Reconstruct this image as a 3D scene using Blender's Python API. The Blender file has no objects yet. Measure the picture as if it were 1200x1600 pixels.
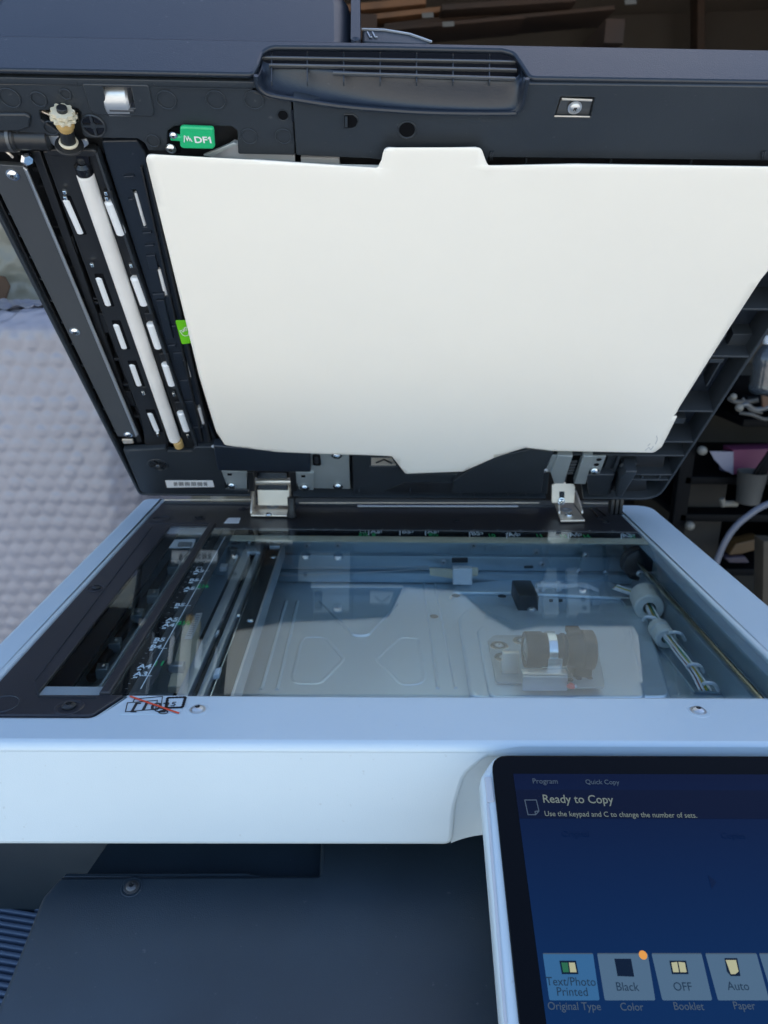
import bpy, bmesh, math, random
from mathutils import Vector, Matrix
random.seed(7)
R = math.radians
# ---------------------------------------------------------------- camera, world, sun, exposure
SC = bpy.context.scene
F = 1200.0                       # focal length in photo pixels (26 mm equivalent)
BZ = 1.10                        # height of the scanner bed above the ground
H = 0.255                        # camera height above the bed
CAM = Vector((0, 0, BZ + H))
_dy = Vector((-17 / F, -376 / F, 1)).normalized()       # world +Y in camera axes (x right, y down, z forward)
_dx = Vector((1, .00847, .0168)); _dx = (_dx - _dy * _dx.dot(_dy)).normalized()
_dz = _dx.cross(_dy)
def ray(px, py):
    d = Vector(((px - 600) / F, (py - 800) / F, 1))
    return Vector((d.dot(_dx), d.dot(_dy), d.dot(_dz)))
def to_px(p):
    q = Vector(p) - CAM
    c = _dx * q.x + _dy * q.y + _dz * q.z
    return (600 + F * c.x / c.z, 800 + F * c.y / c.z)
cam = bpy.data.cameras.new('camera'); co = bpy.data.objects.new('camera', cam); SC.collection.objects.link(co)
right = Vector((_dx.x, _dy.x, _dz.x)); down = Vector((_dx.y, _dy.y, _dz.y)); fwd = Vector((_dx.z, _dy.z, _dz.z))
m = Matrix((right, -down, -fwd)).transposed().to_4x4(); m.translation = CAM
co.matrix_world = m
cam.sensor_fit = 'VERTICAL'; cam.sensor_height = 36; cam.lens = 27.0
cam.clip_start = .02; cam.clip_end = 400
cam.dof.use_dof = True; cam.dof.focus_distance = .45; cam.dof.aperture_fstop = 16
SC.camera = co
SUN_EL, SUN_AZ = R(45), R(20)     # the sun stands behind the garage, a little to the right
W = bpy.data.worlds.new('World'); SC.world = W; W.use_nodes = True
nt = W.node_tree; bg = nt.nodes['Background']
sky = nt.nodes.new('ShaderNodeTexSky'); sky.sky_type = 'NISHITA'; sky.sun_disc = False
sky.sun_elevation = SUN_EL; sky.sun_rotation = SUN_AZ
sky.air_density = 1.0; sky.dust_density = 1.0; sky.ozone_density = 1.0
nt.links.new(sky.outputs[0], bg.inputs[0]); bg.inputs[1].default_value = .135
sl = bpy.data.lights.new('sun', 'SUN'); sl.energy = 5.0; sl.angle = R(.5); sl.color = (1, .93, .82)
so = bpy.data.objects.new('sun', sl); SC.collection.objects.link(so)
sd = Vector((math.sin(SUN_AZ) * math.cos(SUN_EL), math.cos(SUN_AZ) * math.cos(SUN_EL), math.sin(SUN_EL)))
so.rotation_euler = sd.to_track_quat('Z', 'Y').to_euler()
SC.view_settings.view_transform = 'Standard'; SC.view_settings.look = 'None'
SC.view_settings.exposure = 1.66; SC.view_settings.gamma = 1
SC.cycles.max_bounces = 8; SC.cycles.transparent_max_bounces = 12; SC.cycles.caustics_reflective = True; SC.cycles.caustics_refractive = False
# ---------------------------------------------------------------- materials
def mat(name, col, rough=.5, metal=0., bump=0., bscale=800., var=0., vscale=6., spec=.5, emit=None, es=1., coat=0., aniso=None, dirt=0.):
    M = bpy.data.materials.new(name); M.use_nodes = True; N = M.node_tree.nodes; L = M.node_tree.links
    p = N['Principled BSDF']; p.inputs['Base Color'].default_value = (*col, 1)
    p.inputs['Roughness'].default_value = rough; p.inputs['Metallic'].default_value = metal
    p.inputs['Specular IOR Level'].default_value = spec; p.inputs['Coat Weight'].default_value = coat
    tc = N.new('ShaderNodeTexCoord')
    if var or dirt:
        n = N.new('ShaderNodeTexNoise'); n.inputs['Scale'].default_value = vscale; n.inputs['Detail'].default_value = 6
        L.new(tc.outputs['Object'], n.inputs[0])
        r = N.new('ShaderNodeValToRGB'); r.color_ramp.elements[0].position = .3; r.color_ramp.elements[1].position = .7
        a = [max(0, c * (1 - var)) for c in col]; b = [min(1, c * (1 + var)) for c in col]
        r.color_ramp.elements[0].color = (*a, 1); r.color_ramp.elements[1].color = (*b, 1)
        L.new(n.outputs[0], r.inputs[0]); last = r.outputs[0]
        if dirt:
            n2 = N.new('ShaderNodeTexNoise'); n2.inputs['Scale'].default_value = 260; n2.inputs['Detail'].default_value = 3
            L.new(tc.outputs['Object'], n2.inputs[0])
            r2 = N.new('ShaderNodeValToRGB'); r2.color_ramp.elements[0].position = .70; r2.color_ramp.elements[1].position = .78
            r2.color_ramp.elements[0].color = (0, 0, 0, 1); r2.color_ramp.elements[1].color = (dirt, dirt, dirt, 1)
            L.new(n2.outputs[0], r2.inputs[0])
            mx = N.new('ShaderNodeMix'); mx.data_type = 'RGBA'; L.new(r2.outputs[0], mx.inputs[0]); L.new(last, mx.inputs[6])
            k = .35 if sum(col) < .6 else .25
            mx.inputs[7].default_value = (k, k, k * .97, 1); last = mx.outputs[2]
        L.new(last, p.inputs['Base Color'])
        rr = N.new('ShaderNodeMapRange'); rr.inputs[3].default_value = max(.03, rough * .85); rr.inputs[4].default_value = min(1, rough * 1.18)
        L.new(n.outputs[0], rr.inputs[0]); L.new(rr.outputs[0], p.inputs['Roughness'])
    if bump:
        n = N.new('ShaderNodeTexNoise'); n.inputs['Scale'].default_value = bscale; n.inputs['Detail'].default_value = 2
        L.new(tc.outputs['Object'], n.inputs[0])
        b = N.new('ShaderNodeBump'); b.inputs['Strength'].default_value = bump; b.inputs['Distance'].default_value = .0006
        L.new(n.outputs[0], b.inputs['Height']); L.new(b.outputs[0], p.inputs['Normal'])
    if emit:
        p.inputs['Emission Color'].default_value = (*emit, 1); p.inputs['Emission Strength'].default_value = es
    return M
M = {}
M['white'] = mat('white_plastic', (.495, .585, .635), .38, bump=.14, bscale=1400, var=.045, vscale=4, dirt=.25)  # base colour lowered to carry the shade of someone standing in front
M['slate'] = mat('slate_plastic', (.022, .0275, .0345), .42, bump=.18, bscale=1500, var=.10, vscale=14, dirt=.10)
M['navy'] = mat('navy_plastic', (.0115, .0170, .0270), .38, bump=.2, bscale=1500, var=.08, vscale=10, dirt=.12)
M['deck'] = mat('deck_plastic', (.021, .034, .047), .40, bump=.25, bscale=1500, var=.20, vscale=11, dirt=.12)
M['tray'] = mat('tray_plastic_skylit', (.085, .125, .19), .42, bump=.2, bscale=1500, var=.08, vscale=8)  # lightened navy: the side sky light on the tray is put into its colour
M['void'] = mat('recess_shade_black', (.004, .0045, .006), .8, spec=.08)  # near-black colour standing for the shade inside grille, slots and recesses
M['black'] = mat('black_plastic', (.012, .013, .015), .4, bump=.15, bscale=1500, var=.2, vscale=30, dirt=.05)
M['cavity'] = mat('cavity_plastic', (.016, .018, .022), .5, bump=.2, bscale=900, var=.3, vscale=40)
M['bedblack'] = mat('bed_plastic', (.020, .021, .026), .38, bump=.25, bscale=1600, var=.12, vscale=12, dirt=.12)
M['rulerblack'] = mat('ruler_black', (.006, .006, .008), .25)
M['sheet'] = mat('platen_sheet', (.845, .805, .725), .40, bump=.03, bscale=60, var=.028, vscale=3.5)
M['bar'] = mat('painted_steel', (.10, .105, .11), .38, .55, bump=.06, bscale=900, var=.05, vscale=10)
M['zinc'] = mat('galvanised_steel', (.52, .54, .56), .36, .75, bump=.05, bscale=500, var=.08, vscale=40)
M['plate'] = mat('bracket_steel', (.36, .40, .41), .42, .5, bump=.05, bscale=500, var=.06, vscale=40)
M['warmmetal'] = mat('nickel_steel', (.78, .69, .58), .36, .7, bump=.03, bscale=400, var=.05, vscale=40)
M['chrome'] = mat('chrome', (.75, .77, .78), .16, 1., var=.1, vscale=300)
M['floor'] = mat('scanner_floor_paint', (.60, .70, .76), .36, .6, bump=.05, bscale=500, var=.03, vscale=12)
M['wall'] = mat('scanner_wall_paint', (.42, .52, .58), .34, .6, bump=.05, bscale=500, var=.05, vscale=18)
M['roller'] = mat('white_roller', (.74, .72, .69), .55, bump=.4, bscale=2600, var=.03, vscale=60)
M['nylon'] = mat('white_nylon', (.74, .76, .78), .4, bump=.05, var=.02)
M['ivory'] = mat('ivory_plastic', (.62, .56, .42), .35, var=.08, vscale=60)
M['amber'] = mat('amber_plastic', (.48, .32, .12), .35, var=.08, vscale=60)
M['greentag'] = mat('green_tag', (.015, .42, .16), .35, bump=.1)
M['lime'] = mat('lime_label', (.13, .50, .012), .35)
M['paper'] = mat('label_paper', (.72, .72, .72), .5)
M['ink'] = mat('ink', (.02, .02, .025), .5)
M['red'] = mat('red_ink', (.65, .07, .03), .5)
M['whiteink'] = mat('white_ink', (.9, .92, .94), .5)
M['greenink'] = mat('green_ink', (.03, .50, .14), .5)
M['greymark'] = mat('grey_ink', (.35, .36, .38), .5)
M['lens'] = mat('lens_barrel', (.005, .004, .004), .45, spec=.25, var=.1, vscale=50)
M['lensglass'] = mat('lens_glass', (.25, .25, .22), .05, .3, coat=1)
M['copper'] = mat('red_paint', (.6, .06, .05), .4)
M['ferrite'] = mat('ferrite_core', (.62, .62, .57), .5, var=.08, vscale=80)
M['wwire'] = mat('white_wire', (.7, .72, .74), .4); M['gwire'] = mat('green_wire', (.03, .35, .22), .4)
M['rwire'] = mat('red_wire', (.4, .04, .03), .4); M['ywire'] = mat('yellow_wire', (.6, .45, .05), .4)
M['gold'] = mat('brass_rail', (.55, .47, .34), .22, 1.)
M['screen_black'] = mat('panel_glass', (.001, .0015, .003), .08, spec=.10)
M['grey_strip'] = mat('grey_plastic', (.42, .44, .47), .5)
def scr(name, col, e): return mat(name, tuple(c * .1 for c in col), .3, spec=.12, emit=tuple(c * .33 for c in col), es=e)
M['scr_bg'] = scr('screen_blue', (.001, .013, .065), 1.)
M['scr_bar'] = scr('screen_header', (.001, .004, .022), 1.)
M['scr_txt'] = scr('screen_text', (.14, .17, .155), 1.)
M['scr_dim'] = scr('screen_dim_text', (.055, .08, .115), 1.)
M['scr_btn'] = scr('screen_button', (.065, .12, .19), 1.)
M['scr_btn2'] = scr('screen_button_blue', (.03, .11, .24), 1.)
M['scr_dark'] = scr('screen_icon_dark', (.002, .008, .025), 1.)
M['scr_cream'] = scr('screen_icon_cream', (.38, .38, .24), 1.)
M['scr_btxt'] = scr('screen_button_text', (.012, .03, .06), 1.)
M['scr_orange'] = scr('screen_orange', (.65, .28, .06), 1.)
M['scr_ghost'] = scr('screen_ghost', (.001, .008, .04), 1.)
M['scr_green'] = scr('screen_green', (.02, .12, .06), 1.)
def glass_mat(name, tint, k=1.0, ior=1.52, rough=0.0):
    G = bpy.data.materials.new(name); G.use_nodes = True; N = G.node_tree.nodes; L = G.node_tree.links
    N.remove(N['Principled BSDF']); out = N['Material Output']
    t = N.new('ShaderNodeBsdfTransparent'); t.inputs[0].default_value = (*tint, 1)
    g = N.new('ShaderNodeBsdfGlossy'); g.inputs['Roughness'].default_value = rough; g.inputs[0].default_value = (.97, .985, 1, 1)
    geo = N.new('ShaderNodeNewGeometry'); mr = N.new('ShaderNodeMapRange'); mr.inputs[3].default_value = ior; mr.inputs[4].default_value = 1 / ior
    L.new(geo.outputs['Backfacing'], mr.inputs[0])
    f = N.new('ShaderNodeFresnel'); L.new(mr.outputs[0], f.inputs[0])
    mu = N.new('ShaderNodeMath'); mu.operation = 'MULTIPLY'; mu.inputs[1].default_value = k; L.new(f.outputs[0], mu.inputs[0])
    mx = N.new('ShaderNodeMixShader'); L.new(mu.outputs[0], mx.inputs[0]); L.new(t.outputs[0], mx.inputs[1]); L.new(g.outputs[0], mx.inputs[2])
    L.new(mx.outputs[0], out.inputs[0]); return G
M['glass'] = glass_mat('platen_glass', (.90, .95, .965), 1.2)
M['slitglass'] = glass_mat('slit_glass', (.93, .965, .965), 1.)
# ---------------------------------------------------------------- helpers
X = Vector((1, 0, 0)); Y = Vector((0, 1, 0)); Z = Vector((0, 0, 1))
class Plane:
    """A real plane in the place: origin, two axes in it and its normal."""
    def __init__(s, O, U, V): s.O = Vector(O); s.U = U; s.V = V; s.N = U.cross(V)
    def hit(s, px, py, n=0.):
        d = ray(px, py); O = s.O + s.N * n
        t = (O - CAM).dot(s.N) / d.dot(s.N); p = CAM + d * t - O
        return Vector((p.dot(s.U), p.dot(s.V)))
    def pt(s, px, py, n=0.):
        q = s.hit(px, py, n); return s.O + s.U * q.x + s.V * q.y + s.N * n
    def loc(s, u, v, n=0.): return s.O + s.U * u + s.V * v + s.N * n
    def mat(s, n=0.):
        m = Matrix((s.U, s.V, s.N)).transposed().to_4x4(); m.translation = s.O + s.N * n; return m
BED = Plane((0, 0, BZ), X, Y)
_hv = Plane((0, .80, BZ), X, Z).pt(600, 779)
LA = R(46.7)
LID = Plane(_hv, X, Vector((0, -math.cos(LA), math.sin(LA))))
_tp = LID.pt(600, 128)
LFR = Plane(_tp, X, -LID.N)                                  # the lid's front face; normal = up the lid
FY = BED.pt(600, 1163).y
FRONT = Plane((0, FY, BZ), X, Z)                             # the machine's vertical front, normal toward the viewer
def vplane(y): return Plane((0, y, BZ), X, Z)
def link(o): SC.collection.objects.link(o)
def smooth(me, ang=35):
    me.polygons.foreach_set('use_smooth', [True] * len(me.polygons)); me.set_sharp_from_angle(angle=R(ang))
def thing(name, label, cat, loc, group=None):
    o = bpy.data.objects.new(name, None); o.empty_display_size = .05; o.location = loc; link(o)
    o['label'] = label; o['category'] = cat
    if group: o['group'] = group
    o['_org'] = list(loc); return o
ORG = {}
def org_of(p):
    while p.parent: p = p.parent
    return Vector(p.location)
def tag(o, label, cat=None, group=None):
    o['label'] = label
    if cat: o['category'] = cat
    if group: o['group'] = group
    return o
def stuff(o): o['kind'] = 'stuff'; return o
def add_mesh(name, me, m, parent, world=True, ang=35):
    if parent is not None and world: me.transform(Matrix.Translation(-org_of(parent)))
    ms = m if isinstance(m, (list, tuple)) else [m]
    me.materials.clear()
    for k in ms: me.materials.append(M[k] if isinstance(k, str) else k)
    smooth(me, ang)
    o = bpy.data.objects.new(name, me); link(o); o.parent = parent
    return o
def centre(o):
    """move a top-level mesh's origin to its base"""
    bb = [Vector(c) for c in o.bound_box]; c = sum(bb, Vector()) / 8; c.z = min(b.z for b in bb)
    o.data.transform(Matrix.Translation(-c)); o.location = c; return o
def fillet(pts, r, seg=5):
    out = []; n = len(pts)
    for i, p in enumerate(pts):
        rr = r[i] if isinstance(r, (list, tuple)) else r
        a, b = pts[i - 1], pts[(i + 1) % n]
        va, vb = (a - p), (b - p)
        if rr <= 0 or va.length < 1e-6 or vb.length < 1e-6: out.append(p); continue
        ang = va.angle(vb, math.pi)
        if ang > R(176): out.append(p); continue
        d = min(rr / math.tan(ang / 2), va.length * .48, vb.length * .48)
        p0 = p + va.normalized() * d; p1 = p + vb.normalized() * d
        for k in range(seg + 1):
            t = k / seg; out.append(p0.lerp(p, t).lerp(p.lerp(p1, t), t))
    return out
def curve_mesh(splines, ext=0., bev=0., res=2):
    cu = bpy.data.curves.new('tmp', 'CURVE'); cu.dimensions = '2D'; cu.fill_mode = 'BOTH'
    cu.extrude = max(0, ext - bev); cu.bevel_depth = bev; cu.bevel_resolution = res; cu.offset = -bev
    for s in splines:
        sp = cu.splines.new('POLY'); sp.points.add(len(s) - 1)
        for i, p in enumerate(s): sp.points[i].co = (p[0], p[1], 0, 1)
        sp.use_cyclic_u = True
    ob = bpy.data.objects.new('tmp', cu); link(ob)
    dg = bpy.context.evaluated_depsgraph_get(); me = bpy.data.meshes.new_from_object(ob.evaluated_get(dg))
    bpy.data.objects.remove(ob); bpy.data.curves.remove(cu); return me
def plate_uv(name, pl, uv, n, th, m, parent, bev=0., r=0., holes=(), hr=0.):
    """a plate in plane pl, its visible face at offset n, thickness th"""
    sp = [fillet([Vector(p) for p in uv], r)] + [fillet([Vector(p) for p in h], hr) for h in holes]
    me = curve_mesh(sp, th / 2, min(bev, th / 2 * .98)); me.transform(pl.mat(n - th / 2))
    return add_mesh(name, me, m, parent)
def plate(name, pl, px, n, th, m, parent, bev=0., r=0., holes=(), hr=0.):
    return plate_uv(name, pl, [pl.hit(*p, n) for p in px], n, th, m, parent, bev, r, [[pl.hit(*p, n) for p in h] for h in holes], hr)
def rect(name, pl, a, b, n, th, m, parent, bev=0., r=0.):
    """axis aligned rectangle in the plane from two photo corners"""
    p, q = pl.hit(*a, n), pl.hit(*b, n)
    u0, u1, v0, v1 = min(p.x, q.x), max(p.x, q.x), min(p.y, q.y), max(p.y, q.y)
    return plate_uv(name, pl, [(u0, v0), (u1, v0), (u1, v1), (u0, v1)], n, th, m, parent, bev, r)
def bm_mesh(bm):
    me = bpy.data.meshes.new('m'); bm.to_mesh(me); bm.free(); return me
def lathe_mesh(prof, seg=24):
    """prof: list of (radius, z)"""
    bm = bmesh.new(); rings = []
    for r, z in prof:
        if r < 1e-7: rings.append([bm.verts.new((0, 0, z))])
        else: rings.append([bm.verts.new((r * math.cos(2 * math.pi * k / seg), r * math.sin(2 * math.pi * k / seg), z)) for k in range(seg)])
    for a, b in zip(rings, rings[1:]):
        for k in range(seg):
            k2 = (k + 1) % seg
            if len(a) == 1 and len(b) == 1: continue
            if len(a) == 1: bm.faces.new((a[0], b[k2], b[k]))
            elif len(b) == 1: bm.faces.new((a[k], a[k2], b[0]))
            else: bm.faces.new((a[k], a[k2], b[k2], b[k]))
    bmesh.ops.recalc_face_normals(bm, faces=bm.faces); return bm_mesh(bm)
def frame(p, zdir, xdir=None):
    z = Vector(zdir).normalized(); x = Vector(xdir) if xdir is not None else (X if abs(z.x) < .9 else Y)
    x = (x - z * x.dot(z)).normalized(); y = z.cross(x)
    m = Matrix((x, y, z)).transposed().to_4x4(); m.translation = p; return m
def lathe(name, prof, p, zdir, m, parent, seg=24, ang=35):
    me = lathe_mesh(prof, seg); me.transform(frame(Vector(p), zdir)); return add_mesh(name, me, m, parent, ang=ang)
def cyl(name, p0, p1, r, m, parent, seg=20, ch=None):
    p0, p1 = Vector(p0), Vector(p1); L = (p1 - p0).length; c = r * .12 if ch is None else ch
    return lathe(name, [(0, 0), (r - c, 0), (r, c), (r, L - c), (r - c, L), (0, L)], p0, p1 - p0, m, parent, seg)
def catmull(P, n=6):
    P = [Vector(p) for p in P]; Q = [P[0] * 2 - P[1]] + P + [P[-1] * 2 - P[-2]]; out = []
    for i in range(1, len(Q) - 2):
        for k in range(n):
            t = k / n; a, b, c, d = Q[i - 1:i + 3]
            out.append(.5 * ((2 * b) + (c - a) * t + (2 * a - 5 * b + 4 * c - d) * t * t + (3 * b - a - 3 * c + d) * t ** 3))
    out.append(P[-1]); return out
def tube_mesh(path, r, seg=10):
    bm = bmesh.new(); rings = []; n = len(path); prev = None
    for i, p in enumerate(path):
        d = (path[min(i + 1, n - 1)] - path[max(i - 1, 0)]).normalized()
        if prev is None: x = d.orthogonal().normalized()
        else: x = (prev - d * prev.dot(d)).normalized()
        prev = x; y = d.cross(x); rr = r[i] if isinstance(r, (list, tuple)) else r
        rings.append([bm.verts.new(p + x * rr * math.cos(2 * math.pi * k / seg) + y * rr * math.sin(2 * math.pi * k / seg)) for k in range(seg)])
    for a, b in zip(rings, rings[1:]):
        for k in range(seg): bm.faces.new((a[k], a[(k + 1) % seg], b[(k + 1) % seg], b[k]))
    bm.faces.new(rings[0][::-1]); bm.faces.new(rings[-1]); bmesh.ops.recalc_face_normals(bm, faces=bm.faces)
    return bm_mesh(bm)
def tube(name, path, r, m, parent, seg=10, n=6):
    return add_mesh(name, tube_mesh(catmull(path, n) if n else [Vector(p) for p in path], r, seg), m, parent)
def box_mesh(x0, x1, y0, y1, z0, z1, bev=0., seg=2):
    bm = bmesh.new(); bmesh.ops.create_cube(bm, size=1)
    for v in bm.verts: v.co = Vector(((x0 + x1) / 2 + v.co.x * (x1 - x0), (y0 + y1) / 2 + v.co.y * (y1 - y0), (z0 + z1) / 2 + v.co.z * (z1 - z0)))
    if bev: bmesh.ops.bevel(bm, geom=bm.edges[:], offset=bev, segments=seg, affect='EDGES', profile=.5)
    return bm_mesh(bm)
def box(name, x0, x1, y0, y1, z0, z1, m, parent, bev=0., seg=2):
    return add_mesh(name, box_mesh(x0, x1, y0, y1, z0, z1, bev, seg), m, parent)
def join(meshes):
    bm = bmesh.new()
    for me in meshes: bm.from_mesh(me); bpy.data.meshes.remove(me)
    return bm_mesh(bm)
FONT_CACHE = {}
def text(name, s, pl, px, py, hgt, m, parent, n=.0002, rot=0., sx=1., align='LEFT', th=.0001, size_px=None, dup=0.):
    """lettering lying in plane pl, its lower left (or centre) at a photo point, hgt = capital height in metres"""
    cu = bpy.data.curves.new('tmp', 'FONT'); cu.body = s; cu.size = hgt / .70; cu.extrude = th / 2; cu.align_x = align; cu.offset = dup
    cu.resolution_u = 3
    ob = bpy.data.objects.new('tmp', cu); link(ob)
    me = bpy.data.meshes.new_from_object(ob.evaluated_get(bpy.context.evaluated_depsgraph_get()))
    bpy.data.objects.remove(ob); bpy.data.curves.remove(cu)
    q = pl.hit(px, py, n)
    me.transform(pl.mat(n) @ Matrix.Translation((q.x, q.y, 0)) @ Matrix.Rotation(rot, 4, 'Z') @ Matrix.Diagonal((sx, 1, 1, 1)))
    return add_mesh(name, me, m, parent)
def lines(name, pl, segs, w, n, m, parent, th=.0001):
    """printed or scribed line work: each seg a list of photo points"""
    ms = []
    for s in segs:
        P = [pl.hit(*p, n) for p in s]
        for a, b in zip(P, P[1:]):
            d = (b - a); 
            if d.length < 1e-7: continue
            d = d.normalized(); q = Vector((-d.y, d.x)) * w / 2; e = d * w * .3
            me = curve_mesh([[a - e + q, a - e - q, b + e - q, b + e + q]], th / 2); me.transform(pl.mat(n)); ms.append(me)
    return add_mesh(name, join(ms), m, parent)
# ---- screws: one mesh per kind, shared
def screw_mesh(r, washer=True, dome=.35):
    prof = ([(0, 0), (r * 1.35, 0), (r * 1.35, r * .12)] if washer else [(0, 0)]) + [(r, r * .14), (r, r * .35), (r * .8, r * (.35 + dome * .6)), (r * .45, r * (.35 + dome * .9)), (r * .42, r * .5), (0, r * .42)]
    me = lathe_mesh(prof, 20); 
    for p in me.polygons: p.material_index = 0
    a = box_mesh(-r * .42, r * .42, -r * .07, r * .07, r * .4, r * (.40 + dome * .75)); b = box_mesh(-r * .07, r * .07, -r * .42, r * .42, r * .4, r * (.395 + dome * .75))  # raised dark bars painted as the shade of the cross recess
    bm = bmesh.new(); bm.from_mesh(me); k = len(bm.faces); bm.from_mesh(a); bm.from_mesh(b); bm.faces.ensure_lookup_table()
    for f in bm.faces[k:]: f.material_index = 1
    return bm_mesh(bm)
SCREWS = {}
def screw(pl, px, py, parent, kind='zinc', r=.0032, n=0., name='screw', rot=None, washer=True):
    key = (kind, round(r, 5), washer)
    if key not in SCREWS:
        me = screw_mesh(r, washer); me.materials.append(M[kind]); me.materials.append(M['black']); smooth(me); SCREWS[key] = me
    o = bpy.data.objects.new(name, SCREWS[key]); link(o); o.parent = parent
    p = pl.pt(px, py, n); mm = frame(p - org_of(parent), pl.N) @ Matrix.Rotation(random.uniform(0, 1.5) if rot is None else rot, 4, 'Z')
    o.location = mm.translation; o.rotation_euler = mm.to_euler(); return o
def ringmark(pl, px, py, rad, parent, m='slate', n=.0004, name='mould_mark', w=.0005):
    """a shallow raised ring left by moulding"""
    q = pl.hit(px, py, n); me = lathe_mesh([(rad - w, -.0004), (rad - w * .5, 0), (rad + w * .5, 0), (rad + w, -.0004)], 28)
    me.transform(pl.mat(n) @ Matrix.Translation((q.x, q.y, 0))); return add_mesh(name, me, m, parent)
def circ(c, r, k=20): return [Vector((c[0] + r * math.cos(2 * math.pi * i / k), c[1] + r * math.sin(2 * math.pi * i / k))) for i in range(k)]
# ================================================================ the copier
cop = thing('photocopier', 'grey and white office photocopier with its scanner lid raised over the glass', 'photocopier', (.03, .62, 0))
g = .0
# ---- cabinet below (dark exit area, mostly out of frame)
XL, XR, YF, YB = -.2645, .3255, FY, .862
GY0, GY1, GX1 = .4290, .757, .2797
cab = box('cabinet', XL + .03, XR - .02, .42, YB - .02, .02, BZ - .26, 'navy', cop, .004)
# white U-shaped top of the scanner housing
uv = [(XL, YF), (XR, YF), (XR, .852), (GX1, .852), (GX1, GY0), (-.1530, GY0), (-.1655, .4035), (-.240, .4035), (-.240, YB), (XL, YB)]
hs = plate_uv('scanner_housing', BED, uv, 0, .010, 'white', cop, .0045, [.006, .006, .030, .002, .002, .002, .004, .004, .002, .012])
# its front cover, cut away at the right for the operation panel
c = lambda x, y, n=0: FRONT.hit(x, y, n)
zt, zb = -.0016, c(400, 1322).y
nx = [c(708, 1322).x, c(713, 1262).x, c(728, 1212).x, c(765, 1182).x, c(812, 1172).x]
nz = [zb, c(713, 1262).y, c(728, 1212).y, c(765, 1182).y, c(812, 1174).y]
uvf = [(XL, zb), (nx[0], nz[0]), (nx[1], nz[1]), (nx[2], nz[2]), (nx[3], nz[3]), (nx[4], nz[4]), (XR, nz[4]), (XR, zt), (XL, zt)]
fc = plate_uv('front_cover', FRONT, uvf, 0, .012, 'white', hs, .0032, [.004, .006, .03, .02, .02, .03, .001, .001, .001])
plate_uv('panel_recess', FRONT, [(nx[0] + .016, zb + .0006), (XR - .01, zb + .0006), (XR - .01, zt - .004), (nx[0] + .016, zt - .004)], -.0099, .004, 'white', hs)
# curved wall between cover and recess
pts = fillet([Vector(p) for p in uvf[1:6]], [0, .006, .03, .02, 0], 6); bm = bmesh.new(); va = []
for i, p in enumerate(pts):
    d = (pts[min(i + 1, len(pts) - 1)] - pts[max(i - 1, 0)]).normalized(); nn_ = Vector((d.y, -d.x)); col_ = []
    if i == 0: nn_ = Vector((1, 0))
    for q in range(13):
        t = q / 12; s_ = p - nn_ * .0012 + nn_ * .0262 * t
        s_.y = zb + .0004 if i == 0 else min(s_.y, -.0045)
        col_.append(bm.verts.new(FRONT.loc(s_.x, s_.y, -.0022 - .0075 * (1 - (1 - t) ** 2))))
    va.append(col_)
for a, b_ in zip(va, va[1:]):
    for q in range(12): bm.faces.new((a[q], b_[q], b_[q + 1], a[q + 1]))
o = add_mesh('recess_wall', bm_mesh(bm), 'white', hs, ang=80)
# underside of the housing
box('housing_underside', XL + .006, XR - .006, YF + .026, YB - .01, BZ + zb + .0015, BZ + zb + .004, 'navy', hs)
# housing side and back walls
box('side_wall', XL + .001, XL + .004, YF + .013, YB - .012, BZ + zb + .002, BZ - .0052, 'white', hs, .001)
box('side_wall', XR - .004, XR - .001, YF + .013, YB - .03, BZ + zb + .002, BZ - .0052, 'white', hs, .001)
box('back_wall', XL + .02, XR - .03, YB - .012, YB - .009, BZ + zb, BZ - .003, 'slate', hs, .001)
# ---- interior of the scanner
FD = -.058
floor = box('scanner_floor', -.236, .292, .40, .79, BZ + FD - .003, BZ + FD, 'floor', hs)
IY = .768
W1 = vplane(IY)
box('inner_back_wall', -.236, .292, IY, IY + .003, BZ + FD, BZ - .008, 'wall', hs)
box('inner_right_wall', .287, .290, .41, IY, BZ + FD, BZ - .006, 'wall', hs)
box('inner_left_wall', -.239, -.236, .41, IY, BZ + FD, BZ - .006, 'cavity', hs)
box('inner_front_wall', -.236, .287, .424, .427, BZ + FD, BZ - .0062, 'wall', hs)
# rails and steps along the back wall (long horizontal folds)
zz = lambda y, n=0: W1.hit(650, y, n).y
box('back_rail', -.10, .286, IY - .004, IY - .0003, BZ + zz(866), BZ + zz(846), 'wall', hs, .0008)
box('back_rail', -.10, .286, IY - .012, IY - .0003, BZ + FD + .012, BZ + zz(868, .01), 'wall', hs, .0008)
box('back_rail', -.10, .286, IY - .020, IY - .0003, BZ + FD + .001, BZ + FD + .0115, 'wall', hs, .0008)
FL = Plane((0, 0, BZ + FD), X, Y)
BR = vplane(IY - .012)
for x, y in [(528, 852), (480, 852), (740, 852), (693, 878), (838, 862), (847, 881), (915, 868), (946, 895), (905, 893)]:
    screw(BR, x, y, hs, 'zinc', .0028, n=.0006 if y > 866 else -.007)
plate('bracket_hole', BR, [(706, 871), (731, 871), (731, 879), (706, 879)], .0005, .0004, 'cavity', hs)
plate('bracket_hole', BR, [(819, 884), (833, 884), (833, 888), (819, 888)], .0005, .0004, 'cavity', hs)
tube('drive_wire', [BR.pt(430, 900, .012), BR.pt(560, 895, .012), BR.pt(672, 888, .012)], .0007, 'zinc', hs)
tube('drive_wire', [BR.pt(430, 887, .016), BR.pt(670, 885, .016)], .0006, 'zinc', hs, n=0)
plate('wire_guide', FL, [(486, 914), (630, 914), (630, 917), (486, 917)], .010, .001, 'nylon', hs)
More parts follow.
